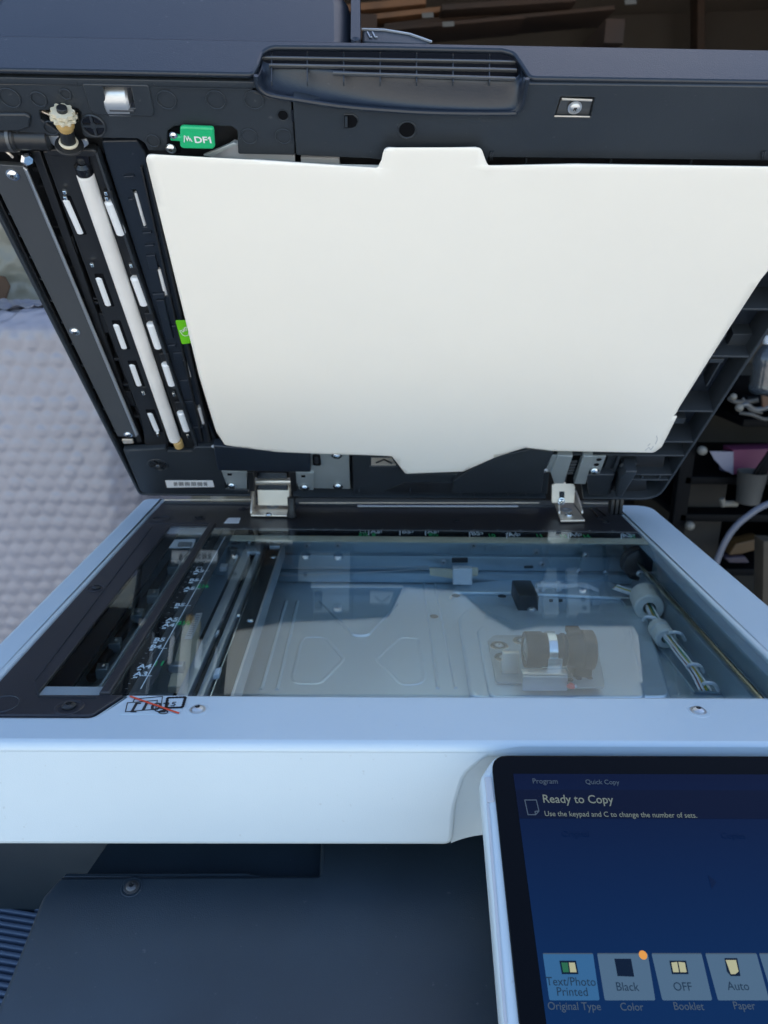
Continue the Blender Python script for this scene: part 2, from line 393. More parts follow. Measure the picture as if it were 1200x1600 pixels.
# raised pressings of the floor
plate('floor_step', FL, [(735, 1090), (716, 965), (728, 950), (790, 945), (1000, 945), (1012, 960), (1050, 1090)], .006, .006, 'floor', hs, .003, .012)
plate('floor_step', FL, [(765, 1090), (745, 985), (755, 975), (985, 975), (1010, 1090)], .0095, .0035, 'floor', hs, .0017, .010)
plate('floor_plateau', FL, [(790, 925), (712, 925), (700, 935), (712, 912), (800, 905), (950, 905), (1000, 935)], .004, .004, 'floor', hs, .002, .006)
plate('lens_base_plate', FL, [(775, 1066), (762, 1000), (772, 992), (930, 992), (945, 1068)], .0120, .0022, 'plate', hs, .0006, .004)
def emb(px, r=.008, w=.0019):
    uv_ = fillet([FL.hit(*p) for p in px], r); me_ = tube_mesh([Vector((p.x, p.y, 0)) for p in uv_ + uv_[:1]], w, 6)
    me_.transform(Matrix.Diagonal((1, 1, .35, 1))); me_.transform(FL.mat(0)); return add_mesh('embossed_outline', me_, 'floor', hs)
emb([(470, 1003), (475, 995), (508, 995), (537, 1030), (500, 1068), (460, 1068), (458, 1055)])
emb([(640, 996), (655, 998), (663, 1060), (655, 1068), (628, 1070), (587, 1030), (625, 996)])
def groove(path, w=.0017):
    me_ = tube_mesh(catmull([FL.pt(*p) for p in path], 5), w, 6); return add_mesh('floor_fold', me_, 'floor', hs)
groove([(500, 940), (545, 985), (555, 993), (572, 993), (582, 985), (620, 945)])
groove([(663, 912), (684, 1076)]); groove([(680, 912), (712, 1076)]); groove([(447, 940), (408, 1078)]); groove([(465, 940), (433, 1078)])
for x, y in [(712, 936), (784, 937), (770, 903), (678, 963)]:
    q = FL.hit(x, y, .0006); me_ = lathe_mesh([(0, .0004), (.0035, .0004), (.0042, 0)], 20); me_.transform(FL.mat(.0044 if x > 700 else .0006) @ Matrix.Translation((q.x, q.y, 0)))
    add_mesh('floor_hole', me_, 'cavity', hs)
for x in (861, 876): plate('floor_slot', FL, [(x - 3, 936), (x + 3, 936), (x + 3, 940), (x - 3, 940)], .0047, .0004, 'cavity', hs)
# white connector block on the back rail
plate('wire_clamp', BR, [(671, 888), (712, 891), (712, 905), (672, 899)], .022, .004, 'ivory', hs, .0006)
plate('wire_clamp', BR, [(708, 889), (738, 889), (738, 914), (708, 914)], .030, .010, 'nylon', hs, .001)
plate('wire_clamp', BR, [(736, 887), (748, 888), (747, 901), (736, 901)], .026, .004, 'ivory', hs, .0015, .002)
# black position sensor
p0 = FL.pt(824, 950, .006)
o = box('sensor_block', p0.x - .010, p0.x + .009, p0.y - .006, p0.y + .034, BZ + FD + .005, BZ + FD + .021, 'black', hs, .0008)
screw(FL, 831, 953, hs, 'zinc', .0032, n=.013)
tube('sensor_cable', [FL.pt(838, 915, .012), FL.pt(862, 915, .012), FL.pt(885, 916, .010)], .003, 'nylon', hs)
for k in range(4): tube('sensor_wire', [FL.pt(880, 915 + k, .010), FL.pt(910, 911 + 2 * k, .010), FL.pt(935, 921 + k, .006)], .0006, 'wwire', hs)
for x in (843, 868): lathe('cable_clip', [(0, 0), (.005, .0), (.006, .002), (.005, .005), (0, .005)], FL.pt(x, 916, .010), X, 'nylon', hs)
# lens
LZ = .034
la, lb = FL.pt(818, 1012, LZ), FL.pt(928, 1018, LZ); ly = (la.y + lb.y) / 2; la.y = lb.y = ly; L_ = lb.x - la.x; r0 = .0140
lens = lathe('lens_barrel', [(r0 * .72, .0008), (r0 * .74, 0), (r0 * .97, 0), (r0, .001), (r0, L_ * .24), (r0 * .93, L_ * .27), (r0 * .93, L_ * .42), (r0 * .84, L_ * .45), (r0 * .84, L_ * .52), (r0 * .92, L_ * .54), (r0 * .92, L_ * .58), (r0 * .80, L_ * .60), (r0 * .98, L_ * .66), (r0 * 1.0, L_ * .70), (0, L_ * .72)], la, X, 'lens', hs, 36)
lathe('front_lens', [(0, -.0005), (r0 * .35, -.0002), (r0 * .72, .0012), (r0 * .74, .003)], la, X, 'lensglass', hs, 32)
lathe('lens_housing', [(0, 0), (r0 * .98, 0), (r0 * 1.02, .001), (r0 * 1.04, L_ * .16), (r0 * 1.10, L_ * .18), (r0 * 1.10, L_ * .33), (r0 * 1.02, L_ * .345), (0, L_ * .345)], la + X * L_ * .655, X, 'lens', hs, 36)
box('lens_mount', lb.x - L_ * .30, lb.x - .002, ly - r0 * .8, ly + r0 * .8, BZ + FD + .012, BZ + FD + .026, 'lens', hs, .0015)
box('lens_mount', lb.x - L_ * .40, lb.x - L_ * .2, ly - .003, ly + .008, BZ + FD + LZ + r0 * .9, BZ + FD + LZ + r0 * 1.22, 'lens', hs, .001)
lathe('lens_clamp', [(r0 * .96, 0), (r0 * 1.02, 0), (r0 * 1.02, .0065), (r0 * .96, .0065)], la + X * L_ * .31, X, 'chrome', hs, 36)
cl = FL.pt(857, 1050, .014)
box('clamp_foot', cl.x - .005, cl.x + .007, cl.y - .006, ly - r0 * .9, BZ + FD + .012, BZ + FD + .0145, 'chrome', hs, .0006)
box('clamp_foot', cl.x - .005, cl.x + .006, ly - r0 * 1.06, ly - r0 * 1.0, BZ + FD + .014, BZ + FD + LZ, 'chrome', hs, .0002)
q1 = FL.pt(850, 1073, .014)
box('mount_bracket', q1.x - .017, q1.x + .017, q1.y - .003, q1.y + .0, BZ + FD + .012, BZ + FD + .024, 'zinc', hs, .0006)
box('mount_bracket', q1.x - .017, q1.x + .017, q1.y - .001, q1.y + .007, BZ + FD + .0242, BZ + FD + .0255, 'warmmetal', hs, .0004)
box('mount_bracket', la.x - .016, la.x - .003, ly + .001, ly + .006, BZ + FD + .012, BZ + FD + .030, 'warmmetal', hs, .0004)
for x, y in [(780, 1009), (787, 1027), (815, 1001), (855, 1052)]:
    lathe('adjuster_ring', [(.004, 0), (.004, .0006), (.0072, .0006), (.0078, 0)], FL.pt(x, y, .0122), Z, 'gold', hs, 20); screw(FL, x, y, hs, 'zinc', .0026, n=.0125, washer=False)
plate('board_bracket', FL, [(893, 1074), (893, 1050), (905, 1043), (932, 1044), (944, 1068), (944, 1074)], .016, .0012, 'plate', hs, .0003, .003)
for x, y in [(912, 1047), (896, 1073)]:
    screw(FL, x, y, hs, 'zinc', .0028, n=.0165, washer=False)
    lathe('red_seal', [(0, 0), (.003, .0), (.0034, .001), (.0015, .0032), (0, .0034)], FL.pt(x - 4, y + 1, .0165), Z, 'copper', hs, 10)
for x, y in [(904, 1060), (921, 1059), (891, 1062)]: lathe('board_hole', [(0, .0004), (.0022, .0004), (.0026, 0)], FL.pt(x, y, .0163), Z, 'cavity', hs, 14)
# rail, pulley, cables on the right
rl = [FL.pt(1011, 897, .036), FL.pt(1180, 1079, .036)]
xr = (rl[0].x + rl[1].x) / 2
cyl('guide_rod', (xr, .425, BZ + FD + .036), (xr, IY - .004, BZ + FD + .036), .0022, 'gold', hs, 14)
pc = vplane(IY - .040).pt(1000, 884)
lathe('drive_pulley', [(0, .0), (.004, .0), (.004, -.002), (.013, -.002), (.0165, .0), (.0165, .003), (.0145, .005), (.0145, .009), (.0165, .011), (.0165, .014), (0, .014)], pc, Y, 'black', hs, 32)
screw(vplane(IY - .040), 1000, 896, hs, 'zinc', .003, n=.003)
fa, fb = FL.pt(985, 933, .020), FL.pt(1006, 960, .020)
a1, b1 = FL.pt(1006, 930, .016), FL.pt(1022, 968, .016)
lathe('ferrite_core', [(.006, 0), (.012, 0), (.0135, .0015), (.0135, .030), (.012, .0315), (.006, .0315), (.006, 0)], a1, b1 - a1, 'ferrite', hs, 24)
a2, b2 = FL.pt(1028, 980, .014), FL.pt(1044, 1004, .014)
lathe('ferrite_core', [(.004, 0), (.008, 0), (.0092, .0012), (.0092, .009), (.0078, .010), (.0078, .012), (.0092, .013), (.0092, .022), (.008, .0235), (.004, .0235), (.004, 0)], a2, b2 - a2, 'ferrite', hs, 24)
cp = [(960, 918), (985, 926), (1002, 932), (1022, 966), (1032, 985), (1046, 1002), (1062, 1022), (1083, 1050), (1100, 1078)]
for k, (mm_, dx, dz) in enumerate([('gwire', 6, .002), ('gwire', 9, .0), ('ywire', 3, .003), ('rwire', -2, .0), ('wwire', 0, .004), ('wwire', -5, .002), ('wwire', 5, -.003), ('gwire', -4, -.002), ('wwire', 9, .003)]):
    tube('harness_wire', [FL.pt(x + dx * (.5 if i < 4 else 1) + random.uniform(-2, 2), y - (dx if i < 4 else 0) * .4, .014 + dz) for i, (x, y) in enumerate(cp)], .00085, mm_, hs, 8)
for x, y in [(1016, 972), (1056, 996), (1085, 1046), (1108, 1075)]:
    tube('cable_tie', [FL.pt(x - 11, y - 3, .016), FL.pt(x - 6, y - 8, .022), FL.pt(x + 8, y - 6, .022), FL.pt(x + 14, y + 4, .014)], .0014, 'nylon', hs)
for x, y in [(1062, 951), (1088, 1005), (1107, 1021), (1141, 990), (1120, 966)]: cyl('locating_pin', FL.pt(x, y, 0), FL.pt(x, y, 0) + Z * .008, .0012, 'zinc', hs, 10)
plate('side_tray', FL, [(965, 930), (1085, 1080), (1250, 1080), (1040, 930)], .003, .003, 'wall', hs, .001)
box('side_ledge', xr + .006, .2868, .428, IY - .002, BZ + FD, BZ + FD + .024, 'wall', hs, .0015)
# ---- moving mirror carriage on the left
def bar(name, p0, p1, w, zt_, zb_, m_, parent=hs, bev=.0006, z=-.010):
    PL = Plane((0, 0, BZ + z), X, Y); a, b = PL.hit(*p0), PL.hit(*p1); x = (a.x + b.x) / 2
    return box(name, x - w / 2, x + w / 2, .430, .752, BZ + zb_, BZ + zt_, m_, parent, bev)
bar('carriage_bar', (390, 855), (289, 1072), .0075, -.010, -.020, 'zinc')
bar('carriage_bar', (404, 857), (322, 1072), .0045, -.010, -.024, 'zinc')
bar('carriage_bar', (437, 850), (371, 1070), .0022, -.012, -.030, 'zinc')
bar('lamp_reflector', (397, 856), (305, 1072), .0040, -.016, -.030, 'black')
bar('lamp_holder', (422, 853), (345, 1071), .0150, -.018, -.040, 'black')
bar('mirror', (413, 855), (334, 1071), .0012, -.0145, -.030, 'chrome')
bar('slit_mirror', (300, 856), (185, 1040), .004, -.020, -.022, 'zinc')
bar('slit_guide', (288, 870), (160, 1050), .002, -.014, -.030, 'plate')
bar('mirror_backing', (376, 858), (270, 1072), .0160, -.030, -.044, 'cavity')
CB = Plane((0, 0, BZ - .012), X, Y)
for px in [[(383, 848), (397, 838), (412, 838), (406, 862), (386, 862)], [(424, 840), (438, 840), (437, 853), (421, 853)]]:
    plate('carriage_bracket', CB, px, .004, .004, 'zinc', hs, .0008)
for x, y in [(390, 846), (406, 839), (431, 846), (427, 871), (391, 960 + 10), (371, 962)]: screw(CB, x, y, hs, 'chrome', .0024, n=.0045 if y < 860 else -.002)
plate('carriage_clip', CB, [(337, 1044), (346, 1042), (342, 1053), (333, 1055)], .0, .004, 'nylon', hs, .0006)
plate('carriage_clip', CB, [(388, 872), (382, 882), (379, 878), (386, 870)], .0, .004, 'ivory', hs, .0006)
plate('carriage_clip', CB, [(336, 985), (343, 984), (338, 992), (333, 990)], .0, .003, 'nylon', hs, .0006)
MB_ = Plane((0, 0, BZ - .022), X, Y)
plate('mirror_carriage', MB_, [(288, 970), (314, 970), (300, 1072), (262, 1072)], 0, .006, 'ivory', hs, .001)
plate('mirror_carriage', MB_, [(357, 838), (375, 838), (365, 880), (352, 880)], -.004, .004, 'plate', hs, .001)
plate('barcode_label', MB_, [(306, 958), (317, 958), (300, 998), (288, 998)], .0012, .0004, 'paper', hs)
lines('barcode', MB_, [[(307 - k * 1.5, 962 + k * 3.1), (313 - k * 1.5, 962 + k * 3.1)] for k in range(11)], .0005, .0014, 'ink', hs)
for x, y in [(271, 1046), (361, 1064), (363, 858), (368, 849)]: screw(MB_, x, y, hs, 'zinc', .0036, n=.001)
plate('carriage_stop', MB_, [(266, 1032), (289, 1032), (286, 1040), (263, 1040)], .006, .008, 'zinc', hs, .0015)
plate('carriage_stop', MB_, [(345, 880), (356, 880), (354, 886), (343, 886)], .002, .005, 'nylon', hs, .001)
plate('mirror_carriage', MB_, [(360, 955), (395, 950), (372, 1072), (345, 1074)], -.012, .004, 'warmmetal', hs, .001)
# ---- dark panels round the glass
bp = hs
wl = [(262, 822), (322, 823), (160, 1086), (66, 1086)]
B_ = [BED.hit(*p, -.0012) for p in wl]
wx0, wx1 = (B_[0].x + B_[3].x) / 2, (B_[1].x + B_[2].x) / 2; wy0, wy1 = (B_[2].y + B_[3].y) / 2, (B_[0].y + B_[1].y) / 2
print('WINDOW', [tuple(round(c_, 4) for c_ in b) for b in B_])
rx0 = (BED.hit(332, 833).x + BED.hit(178, 1066).x) / 2; rx1 = (BED.hit(352, 835).x + BED.hit(218, 1078).x) / 2
print('RULER', rx0, rx1)
plate_uv('slit_surround', BED, [(-.2392, .4045), (-.1665, .4045), (-.1545, .4285), (rx0 - .004, .4285), (rx0 - .004, .770), (-.2392, .770)], -.0008, .003, 'bedblack', hs, .0010, [.002, .004, .001, .001, .001, .001],
         holes=[[(wx0, wy0), (wx1, wy0), (wx1, wy1), (wx0, wy1)]], hr=.001)
plate_uv('rear_panel', BED, [(-.2392, .7712), (rx0 - .0045, .7712), (rx0 - .0045, GY1), (GX1 - .0006, GY1), (GX1 - .0006, .846), (-.2392, .851)], -.0010, .004, 'bedblack', hs, .0010, .001)
plate_uv('panel_ridge', BED, [(-.2370, .8425), (GX1 - .02, .8400), (GX1 - .02, .8435), (-.2370, .8460)], .0010, .003, 'slate', hs, .0008)
# stepped inner outline of the slit surround
lines('surround_step', BED, [[(238, 822), (54, 1064)], [(54, 1064), (60, 1088)], [(60, 1088), (150, 1090)]], .0008, -.0006, 'slate', hs, th=.0006)
for x, y, s_ in [(150, 919, .0036), (108, 1105, .0042), (312, 809, .0030), (713, 814, .0028), (945, 816, .0030), (380, 795, .0028)]:
    lathe('screw_well', [(s_ * 1.0, -.0016), (s_ * 1.75, .0004), (s_ * 1.95, .0004), (s_ * 2.1, 0)], BED.pt(x, y, -.0007), Z, 'bedblack', hs, 28)
    screw(BED, x, y, hs, 'black', s_, n=-.0010, washer=False)
for x, y, s_ in [(252, 810, .0085), (4, 1099, .0095)]: ringmark(BED, x, y, s_, hs, 'slate', n=-.0004, w=.0006, name='cover_plug')
# slit window inside: steel end strips, black strip painted as a wall's reflection, glass
S = Plane((0, 0, BZ - .0030), X, Y)
sw = wx1 - wx0
plate_uv('slit_end_strip', S, [(wx0 - .002, wy1 - .016), (wx1 + .002, wy1 - .016), (wx1 + .002, wy1 + .002), (wx0 - .002, wy1 + .002)], .0002, .002, 'grey_strip', hs)
plate_uv('slit_end_strip', S, [(wx0 - .002, wy0 - .002), (wx1 + .002, wy0 - .002), (wx1 + .002, wy0 + .013), (wx0 - .002, wy0 + .013)], .0002, .002, 'grey_strip', hs)
plate_uv('slit_wall_reflection', S, [(wx0 - .002, wy0 + .0135), (wx0 + sw * .42, wy0 + .0135), (wx0 + sw * .30, wy1 - .0165), (wx0 - .002, wy1 - .0165)], -.0004, .003, 'rulerblack', hs, .0004)
plate_uv('slit_glass', S, [(wx0 - .002, wy0 + .0001), (wx1 + .002, wy0 + .0001), (wx1 + .002, wy1 - .0001), (wx0 - .002, wy1 - .0001)], .0016, .0012, 'slitglass', hs)
plate_uv('slit_divider', BED, [(wx1 + .0002, wy0 + .0002), (rx0 - .0002, wy0 + .0002), (rx0 - .0002, wy1 + .006), (wx1 + .0002, wy1 + .006)], .0012, .0040, 'bedblack', hs, .0012)
plate('barcode_label', S, [(270, 843), (306, 842), (301, 856), (263, 856)], -.0008, .0003, 'paper', hs)
lines('barcode', S, [[(280 + k * 2.2, 847), (278 + k * 2.2, 854)] for k in range(10)], .0007, -.0005, 'ink', hs)
# things in the slit channel
D_ = Plane((0, 0, BZ - .035), X, Y)
for x, y, x2, y2, rr in [(262, 880, 150, 1060, .004), (285, 880, 195, 1040, .003), (300, 870, 225, 1000, .0025)]:
    a, b = D_.pt(x, y), D_.pt(x2, y2); xx = (a.x + b.x) / 2; cyl('slit_rod', (xx, a.y, a.z), (xx, b.y, b.z), rr, 'cavity', hs)
for x, y in [(272, 880), (240, 925), (215, 955), (180, 1000), (160, 1040)]:
    plate('slit_bracket', D_, [(x - 8, y - 5), (x + 10, y - 5), (x + 7, y + 6), (x - 11, y + 6)], .008, .008, 'wall', hs, .001)
    screw(D_, x, y, hs, 'zinc', .002, n=.009)
# ---- exposure glass and rulers
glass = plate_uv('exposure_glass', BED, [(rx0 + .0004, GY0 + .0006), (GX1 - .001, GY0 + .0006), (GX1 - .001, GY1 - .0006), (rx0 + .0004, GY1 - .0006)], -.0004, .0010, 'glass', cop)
plate_uv('glass_frame', BED, [(GX1 - .0085, GY0 + .001), (GX1 - .001, GY0 + .001), (GX1 - .001, GY1 - .001), (GX1 - .0085, GY1 - .001)], -.0044, .002, 'wall', hs)
U_ = Plane((0, 0, BZ - .0017), X, Y)      # the underside of the glass carries the printed scales
plate_uv('left_scale', U_, [(rx0, GY0 + .001), (rx1 - .006, GY0 + .001), (rx1 - .006, GY1), (rx0, GY1)], -.0003, .0006, 'rulerblack', glass)
plate_uv('scale_backing', U_, [(rx1 - .0058, GY0 + .001), (rx1 + .006, GY0 + .001), (rx1 + .006, GY1), (rx1 - .0058, GY1)], -.0003, .0006, 'bar', glass)
lines('scale_edge_line', U_, [[(352, 838), (220, 1076)]], .0006, .0002, 'whiteink', glass)
gyb = U_.hit(650, 838).y
plate_uv('rear_scale', U_, [(rx1 + .0062, gyb), (GX1 - .002, gyb), (GX1 - .002, GY1 + .001), (rx1 + .0062, GY1 + .001)], -.0003, .0006, 'rulerblack', glass)
rect('rear_glass_seal', U_, (352, 844), (1003, 838.5), -.0003, .001, 'ivory', glass)
def rl_txt(s, x, y, h, m_='whiteink'): text('scale_text', s, U_, x, y, h * 1.65, m_, glass, n=.0001, sx=.95, dup=.00020)
for s, x, y in [('A5', 302, 894), ('B5', 295, 908), ('A5', 287, 921), ('B5', 272, 947), ('A5', 259, 970), ('A4', 253, 979), ('B5', 239, 1002), ('B4', 233, 1013), ('A4', 214, 1044), ('A3', 208, 1056)]:
    rl_txt(s, x, y, .0034)
    plate('scale_icon', U_, [(x + 1, y + 1.2), (x + 7, y + 1.2), (x + 5.5, y + 3), (x - .5, y + 3)], .0001, .0002, 'whiteink', glass)
for s, x, y in [('5½', 305, 918), ('8½', 273, 976), ('11', 236, 1040)]: rl_txt(s, x, y, .0040, 'greenink')
lines('scale_ticks', U_, [[(x, y), (x + 14, y)] for x, y in [(313, 892), (304, 907), (298, 920), (284, 946), (270, 971), (247, 1013), (223, 1056)]], .0006, .0001, 'whiteink', glass)
lines('scale_ticks', U_, [[(x + dx, y), (x + dx + 3, y)] for (x, y) in [(352 - t * 132 - 24, 838 + t * 238) for t in [k / 30 for k in range(31)]] for dx in (0,)], .0004, .0001, 'greymark', glass)
lines('scale_icon', U_, [[(308, 886), (316, 886), (314, 890), (306, 890), (308, 886)]], .0005, .0001, 'whiteink', glass)
for s, x, y in [('A5', 575, 834), ('B5', 624, 834), ('A5', 664, 834), ('B5', 733, 837), ('A4', 791, 839), ('A4', 887, 839), ('A3', 970, 840)]:
    text('scale_text', s, U_, x + 4, y - 1.0, .0125, 'whiteink', glass, n=.0001, sx=.50, dup=.0004)
    lines('scale_icon', U_, [[(x + 15, y - 5), (x + 21, y - 5), (x + 21, y - 2.5), (x + 15, y - 2.5), (x + 15, y - 5)]], .0010, .0001, 'whiteink', glass)
    lines('scale_ticks', U_, [[(x, y - 5), (x + 3, y - 7), (x + 1, y - 5), (x + 1, y + 2)]], .0013, .0001, 'whiteink', glass)
for s, x, y in [('5½', 560, 838), ('8', 581, 838), ('8½', 670, 838), ('10', 763, 840), ('11', 838, 840), ('13', 876, 841), ('14', 912, 841), ('17', 984, 842)]:
    text('scale_text', s, U_, x, y - .8, .0100, 'greenink', glass, n=.0001, sx=.55, dup=.0003)
lines('scale_icon', U_, [[(563, 829), (571, 829), (571, 832), (563, 832), (563, 829)]], .0005, .0001, 'whiteink', glass)
lines('scale_ticks', BED, [[(x, 825.6 + .006 * (x - 400)), (x + 2.5, 825.6 + .006 * (x - 400))] for x in range(380, 975, 36)], .0007, -.0001, 'greymark', glass)
plate_uv('rear_glass_edge', BED, [(rx1, GY1 - .0055), (GX1 - .002, GY1 - .0055), (GX1 - .002, GY1 - .0030), (rx1, GY1 - .0030)], -.0001, .0003, 'bar', glass)
lab = plate('corner_label', BED, [(357, 809), (376, 809), (373, 817), (350, 817)], -.0004, .0004, 'paper', hs)
# ---- screws on the white frame, banknote label
for x, y in [(309, 1109), (1091, 1111)]:
    lathe('screw_well', [(.0045, -.0010), (.0062, .0001), (.0069, .0002), (.0073, 0)], BED.pt(x, y), Z, 'white', hs, 32); screw(BED, x, y, hs, 'zinc', .0036, n=-.0002)
nl = plate('no_copy_label', BED, [(203, 1087), (293, 1087), (281, 1116), (185, 1116)], .00025, .00025, 'white', hs, .00008, .001)
P_ = lambda pts: [(BED.hit(*p)) for p in pts]
lines('label_drawing', BED, [[(199, 1098), (246, 1094), (243, 1108), (196, 1112), (199, 1098)], [(208, 1097), (210, 1092), (254, 1088), (252, 1101)]], .0005, .0006, 'ink', hs, th=.0002)
text('label_text', '[10]', BED, 203, 1108.8, .0080, 'ink', hs, n=.0006, sx=1.20, dup=.00016); text('label_text', '5', BED, 265, 1103, .0048, 'ink', hs, n=.0006, sx=1.1)
st = [(262, 1090), (290, 1089), (285, 1105), (259, 1106), (262, 1090)]
lines('label_drawing', BED, [st], .0008, .0006, 'ink', hs, th=.0002)
lines('label_drawing', BED, [[(a + t * (c_ - a) - 1, b + t * (d - b)), (a + t * (c_ - a) + 1.2, b + t * (d - b))] for (a, b), (c_, d) in zip(st, st[1:]) for t in (.1, .3, .5, .7, .9)], .0016, .0006, 'ink', hs, th=.0002)
for cx_, cy_ in [(249, 1109), (255, 1112.5)]:
    lines('label_drawing', BED, [[(cx_ + 7 * math.cos(t), cy_ + 2.6 * math.sin(t)) for t in [2 * math.pi * k / 14 for k in range(15)]]], .0006, .0006, 'ink', hs, th=.0002)
lines('label_strike', BED, [[(204, 1088), (279, 1114)]], .0012, .0009, 'red', hs, th=.0003)
# ================================================================ the raised lid (document feeder)
LL, LR = (LID.hit(17, 380).x + LID.hit(187, 717).x) / 2, (LID.hit(1200, 522).x + LID.hit(1072, 715).x) / 2
print('LID', LL, LR)
vt = LID.hit(600, 128).y; vb = LID.hit(600, 778).y
outl = [(LL, vb), (LR, vb), (LR, vt + .004), (LL, vt + .004)]
HN = [(LID.hit(392, 779).x, LID.hit(459, 779).x), (LID.hit(852, 779).x, LID.hit(912, 779).x)]   # openings for the hinges
def notched(u0, u1, v0, h): return [(u0, v0)] + [p for a_, b_ in HN for p in ((a_, v0), (a_, v0 + h), (b_, v0 + h), (b_, v0))] + [(u1, v0)]
outb = notched(LL, LR, vb, .075) + [(LR, vt - .042), (LL, vt - .042)]
rr_ = [.008, .022, .002, .002]
WT = .003
# outer rim wall and the backing plate behind the ribs
inn = [(LL + WT, vb + WT), (LR - WT, vb + WT), (LR - WT, vt), (LL + WT, vt)]
lid = plate_uv('document_feeder', LID, outb, -.026, .018, 'navy', cop, .003, [.008] + [0] * 8 + [.022, .002, .002])
tv = vt - .001
plate_uv('lid_rim', LID, [(LL, tv), (LL, vb), (HN[0][0], vb), (HN[0][0], vb + WT), (LL + WT, vb + WT), (LL + WT, tv)], 0, .027, 'slate', lid, .0010, [0, .008, 0, 0, .006, 0])
plate_uv('lid_rim', LID, [(HN[0][1], vb), (HN[1][0], vb), (HN[1][0], vb + WT), (HN[0][1], vb + WT)], 0, .027, 'slate', lid, .0010)
plate_uv('lid_rim', LID, [(HN[1][1], vb), (LR, vb), (LR, tv), (LR - WT, tv), (LR - WT, vb + WT), (HN[1][1], vb + WT)], 0, .027, 'slate', lid, .0010, [0, .022, 0, 0, .020, 0])
NB = -.025                                        # the cavity floor lies 25 mm behind the rim
def lp(name, px, n, th, m_='slate', bev=.0006, r=0., holes=(), hr=0.):
    uv_ = [LID.hit(*p, n) for p in px]
    for p in uv_: p.x = min(max(p.x, LL + .0012), LR - .0012)
    keep = [k for k in range(len(uv_)) if (uv_[k] - uv_[k - 1]).length > 1e-6]
    return plate_uv(name, LID, [uv_[k] for k in keep], n, th, m_, lid, bev, [r[k] for k in keep] if isinstance(r, (list, tuple)) else r, [[LID.hit(*p, n) for p in h] for h in holes], hr)
def lr(name, a, b, n, th, m_='slate', bev=.0006, r=0.): return rect(name, LID, a, b, n, th, m_, lid, bev, r)
def lsc(x, y, kind='zinc', r=.0034, n=0., w=True): return screw(LID, x, y, lid, kind, r, n=n, washer=w)
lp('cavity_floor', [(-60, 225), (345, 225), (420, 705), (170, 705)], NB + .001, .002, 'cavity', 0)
# --- top strip, left half
c1 = [(-105, 130), (118, 131), (121, 127), (240, 129), (243, 133), (392, 136), (397, 143), (420, 152), (455, 157), (461, 228), (460, 243), (372, 241), (371, 205), (362, 198), (292, 196), (272, 198), (262, 205), (262, 236), (232, 236), (226, 224), (215, 217), (158, 216), (128, 216), (126, 170), (78, 168), (78, 173), (62, 173), (64, 187), (95, 208), (88, 214), (30, 210), (-80, 208)]
lp('upper_panel', c1, 0, .006, 'slate', .0008, [.001] * 14 + [.003] * 3 + [.001] * 5 + [.004, .003] + [.001] * 8,
   holes=[[(161, 137), (204, 137), (210, 168), (167, 168)], ])
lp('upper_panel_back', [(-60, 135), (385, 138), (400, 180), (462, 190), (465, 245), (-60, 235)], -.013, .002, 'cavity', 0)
lines('panel_edge', LID, [[(118, 134), (120, 130)], [(240, 131), (243, 136)], [(243, 136), (392, 139)]], .0007, .0004, 'grey_strip' if False else 'slate', lid, th=.0008)
# raised surround of the steel roller
lp('roller_surround', [(128, 131), (232, 133), (241, 176), (239, 183), (150, 180), (140, 172)], .0012, .0018, 'slate', .0007, .002, holes=[[(160, 136), (205, 137), (211, 169), (167, 168)]], hr=.0005)
a, b = LID.pt(167, 152, -.0085), LID.pt(207, 152, -.0085)
cyl('steel_roller', a, b, .0105, 'zinc', lid, 32, .0012)
lp('roller_lip', [(170, 171), (209, 172), (210, 176), (171, 175)], .002, .002, 'bar', .0005)
for x, y, r_ in [(15, 154, .0095), (60, 156, .0072), (102, 148, .0050), (148, 147, .0058), (218, 148, .0058), (260, 157, .0090), (337, 157, .0090), (397, 157, .0090), (239, 221, .0065), (389, 214, .0080), (443, 214, .0078), (80, 201, .0072), (497, 210, .0085), (20, 205, .004)]:
    ringmark(LID, x, y, r_ * .60, lid, 'slate', n=.0009, w=.0005)
lp('strip_step', [(-100, 178), (38, 178), (48, 183), (46, 200), (30, 206), (-100, 204)], .0022, .003, 'slate', .0012, .002)
# fan-shaped boss
q = LID.hit(146, 196, .0004)
me_ = join([lathe_mesh([(.0062, -.002), (.0062, .0004), (.0067, .0006), (.0072, 0)], 32), lathe_mesh([(0, .0005), (.0019, .0005), (.0021, -.001)], 20)]
           + [curve_mesh([[(math.cos(t) * .002 - math.sin(t) * .0007, math.sin(t) * .002 + math.cos(t) * .0007), (math.cos(t) * .0064 - math.sin(t) * .0007, math.sin(t) * .0064 + math.cos(t) * .0007), (math.cos(t) * .0064 + math.sin(t) * .0007, math.sin(t) * .0064 - math.cos(t) * .0007), (math.cos(t) * .002 + math.sin(t) * .0007, math.sin(t) * .002 - math.cos(t) * .0007)]], .0006) for t in (0, math.pi / 2, math.pi, -math.pi / 2)])
me_.transform(LID.mat(.0008) @ Matrix.Translation((q.x, q.y, 0))); add_mesh('vent_boss', me_, 'slate', lid)
me_ = lathe_mesh([(0, 0), (.0061, 0), (.0064, -.0004)], 32); me_.transform(LID.mat(.0003) @ Matrix.Translation((q.x, q.y, 0))); add_mesh('vent_recess', me_, 'rulerblack', lid)
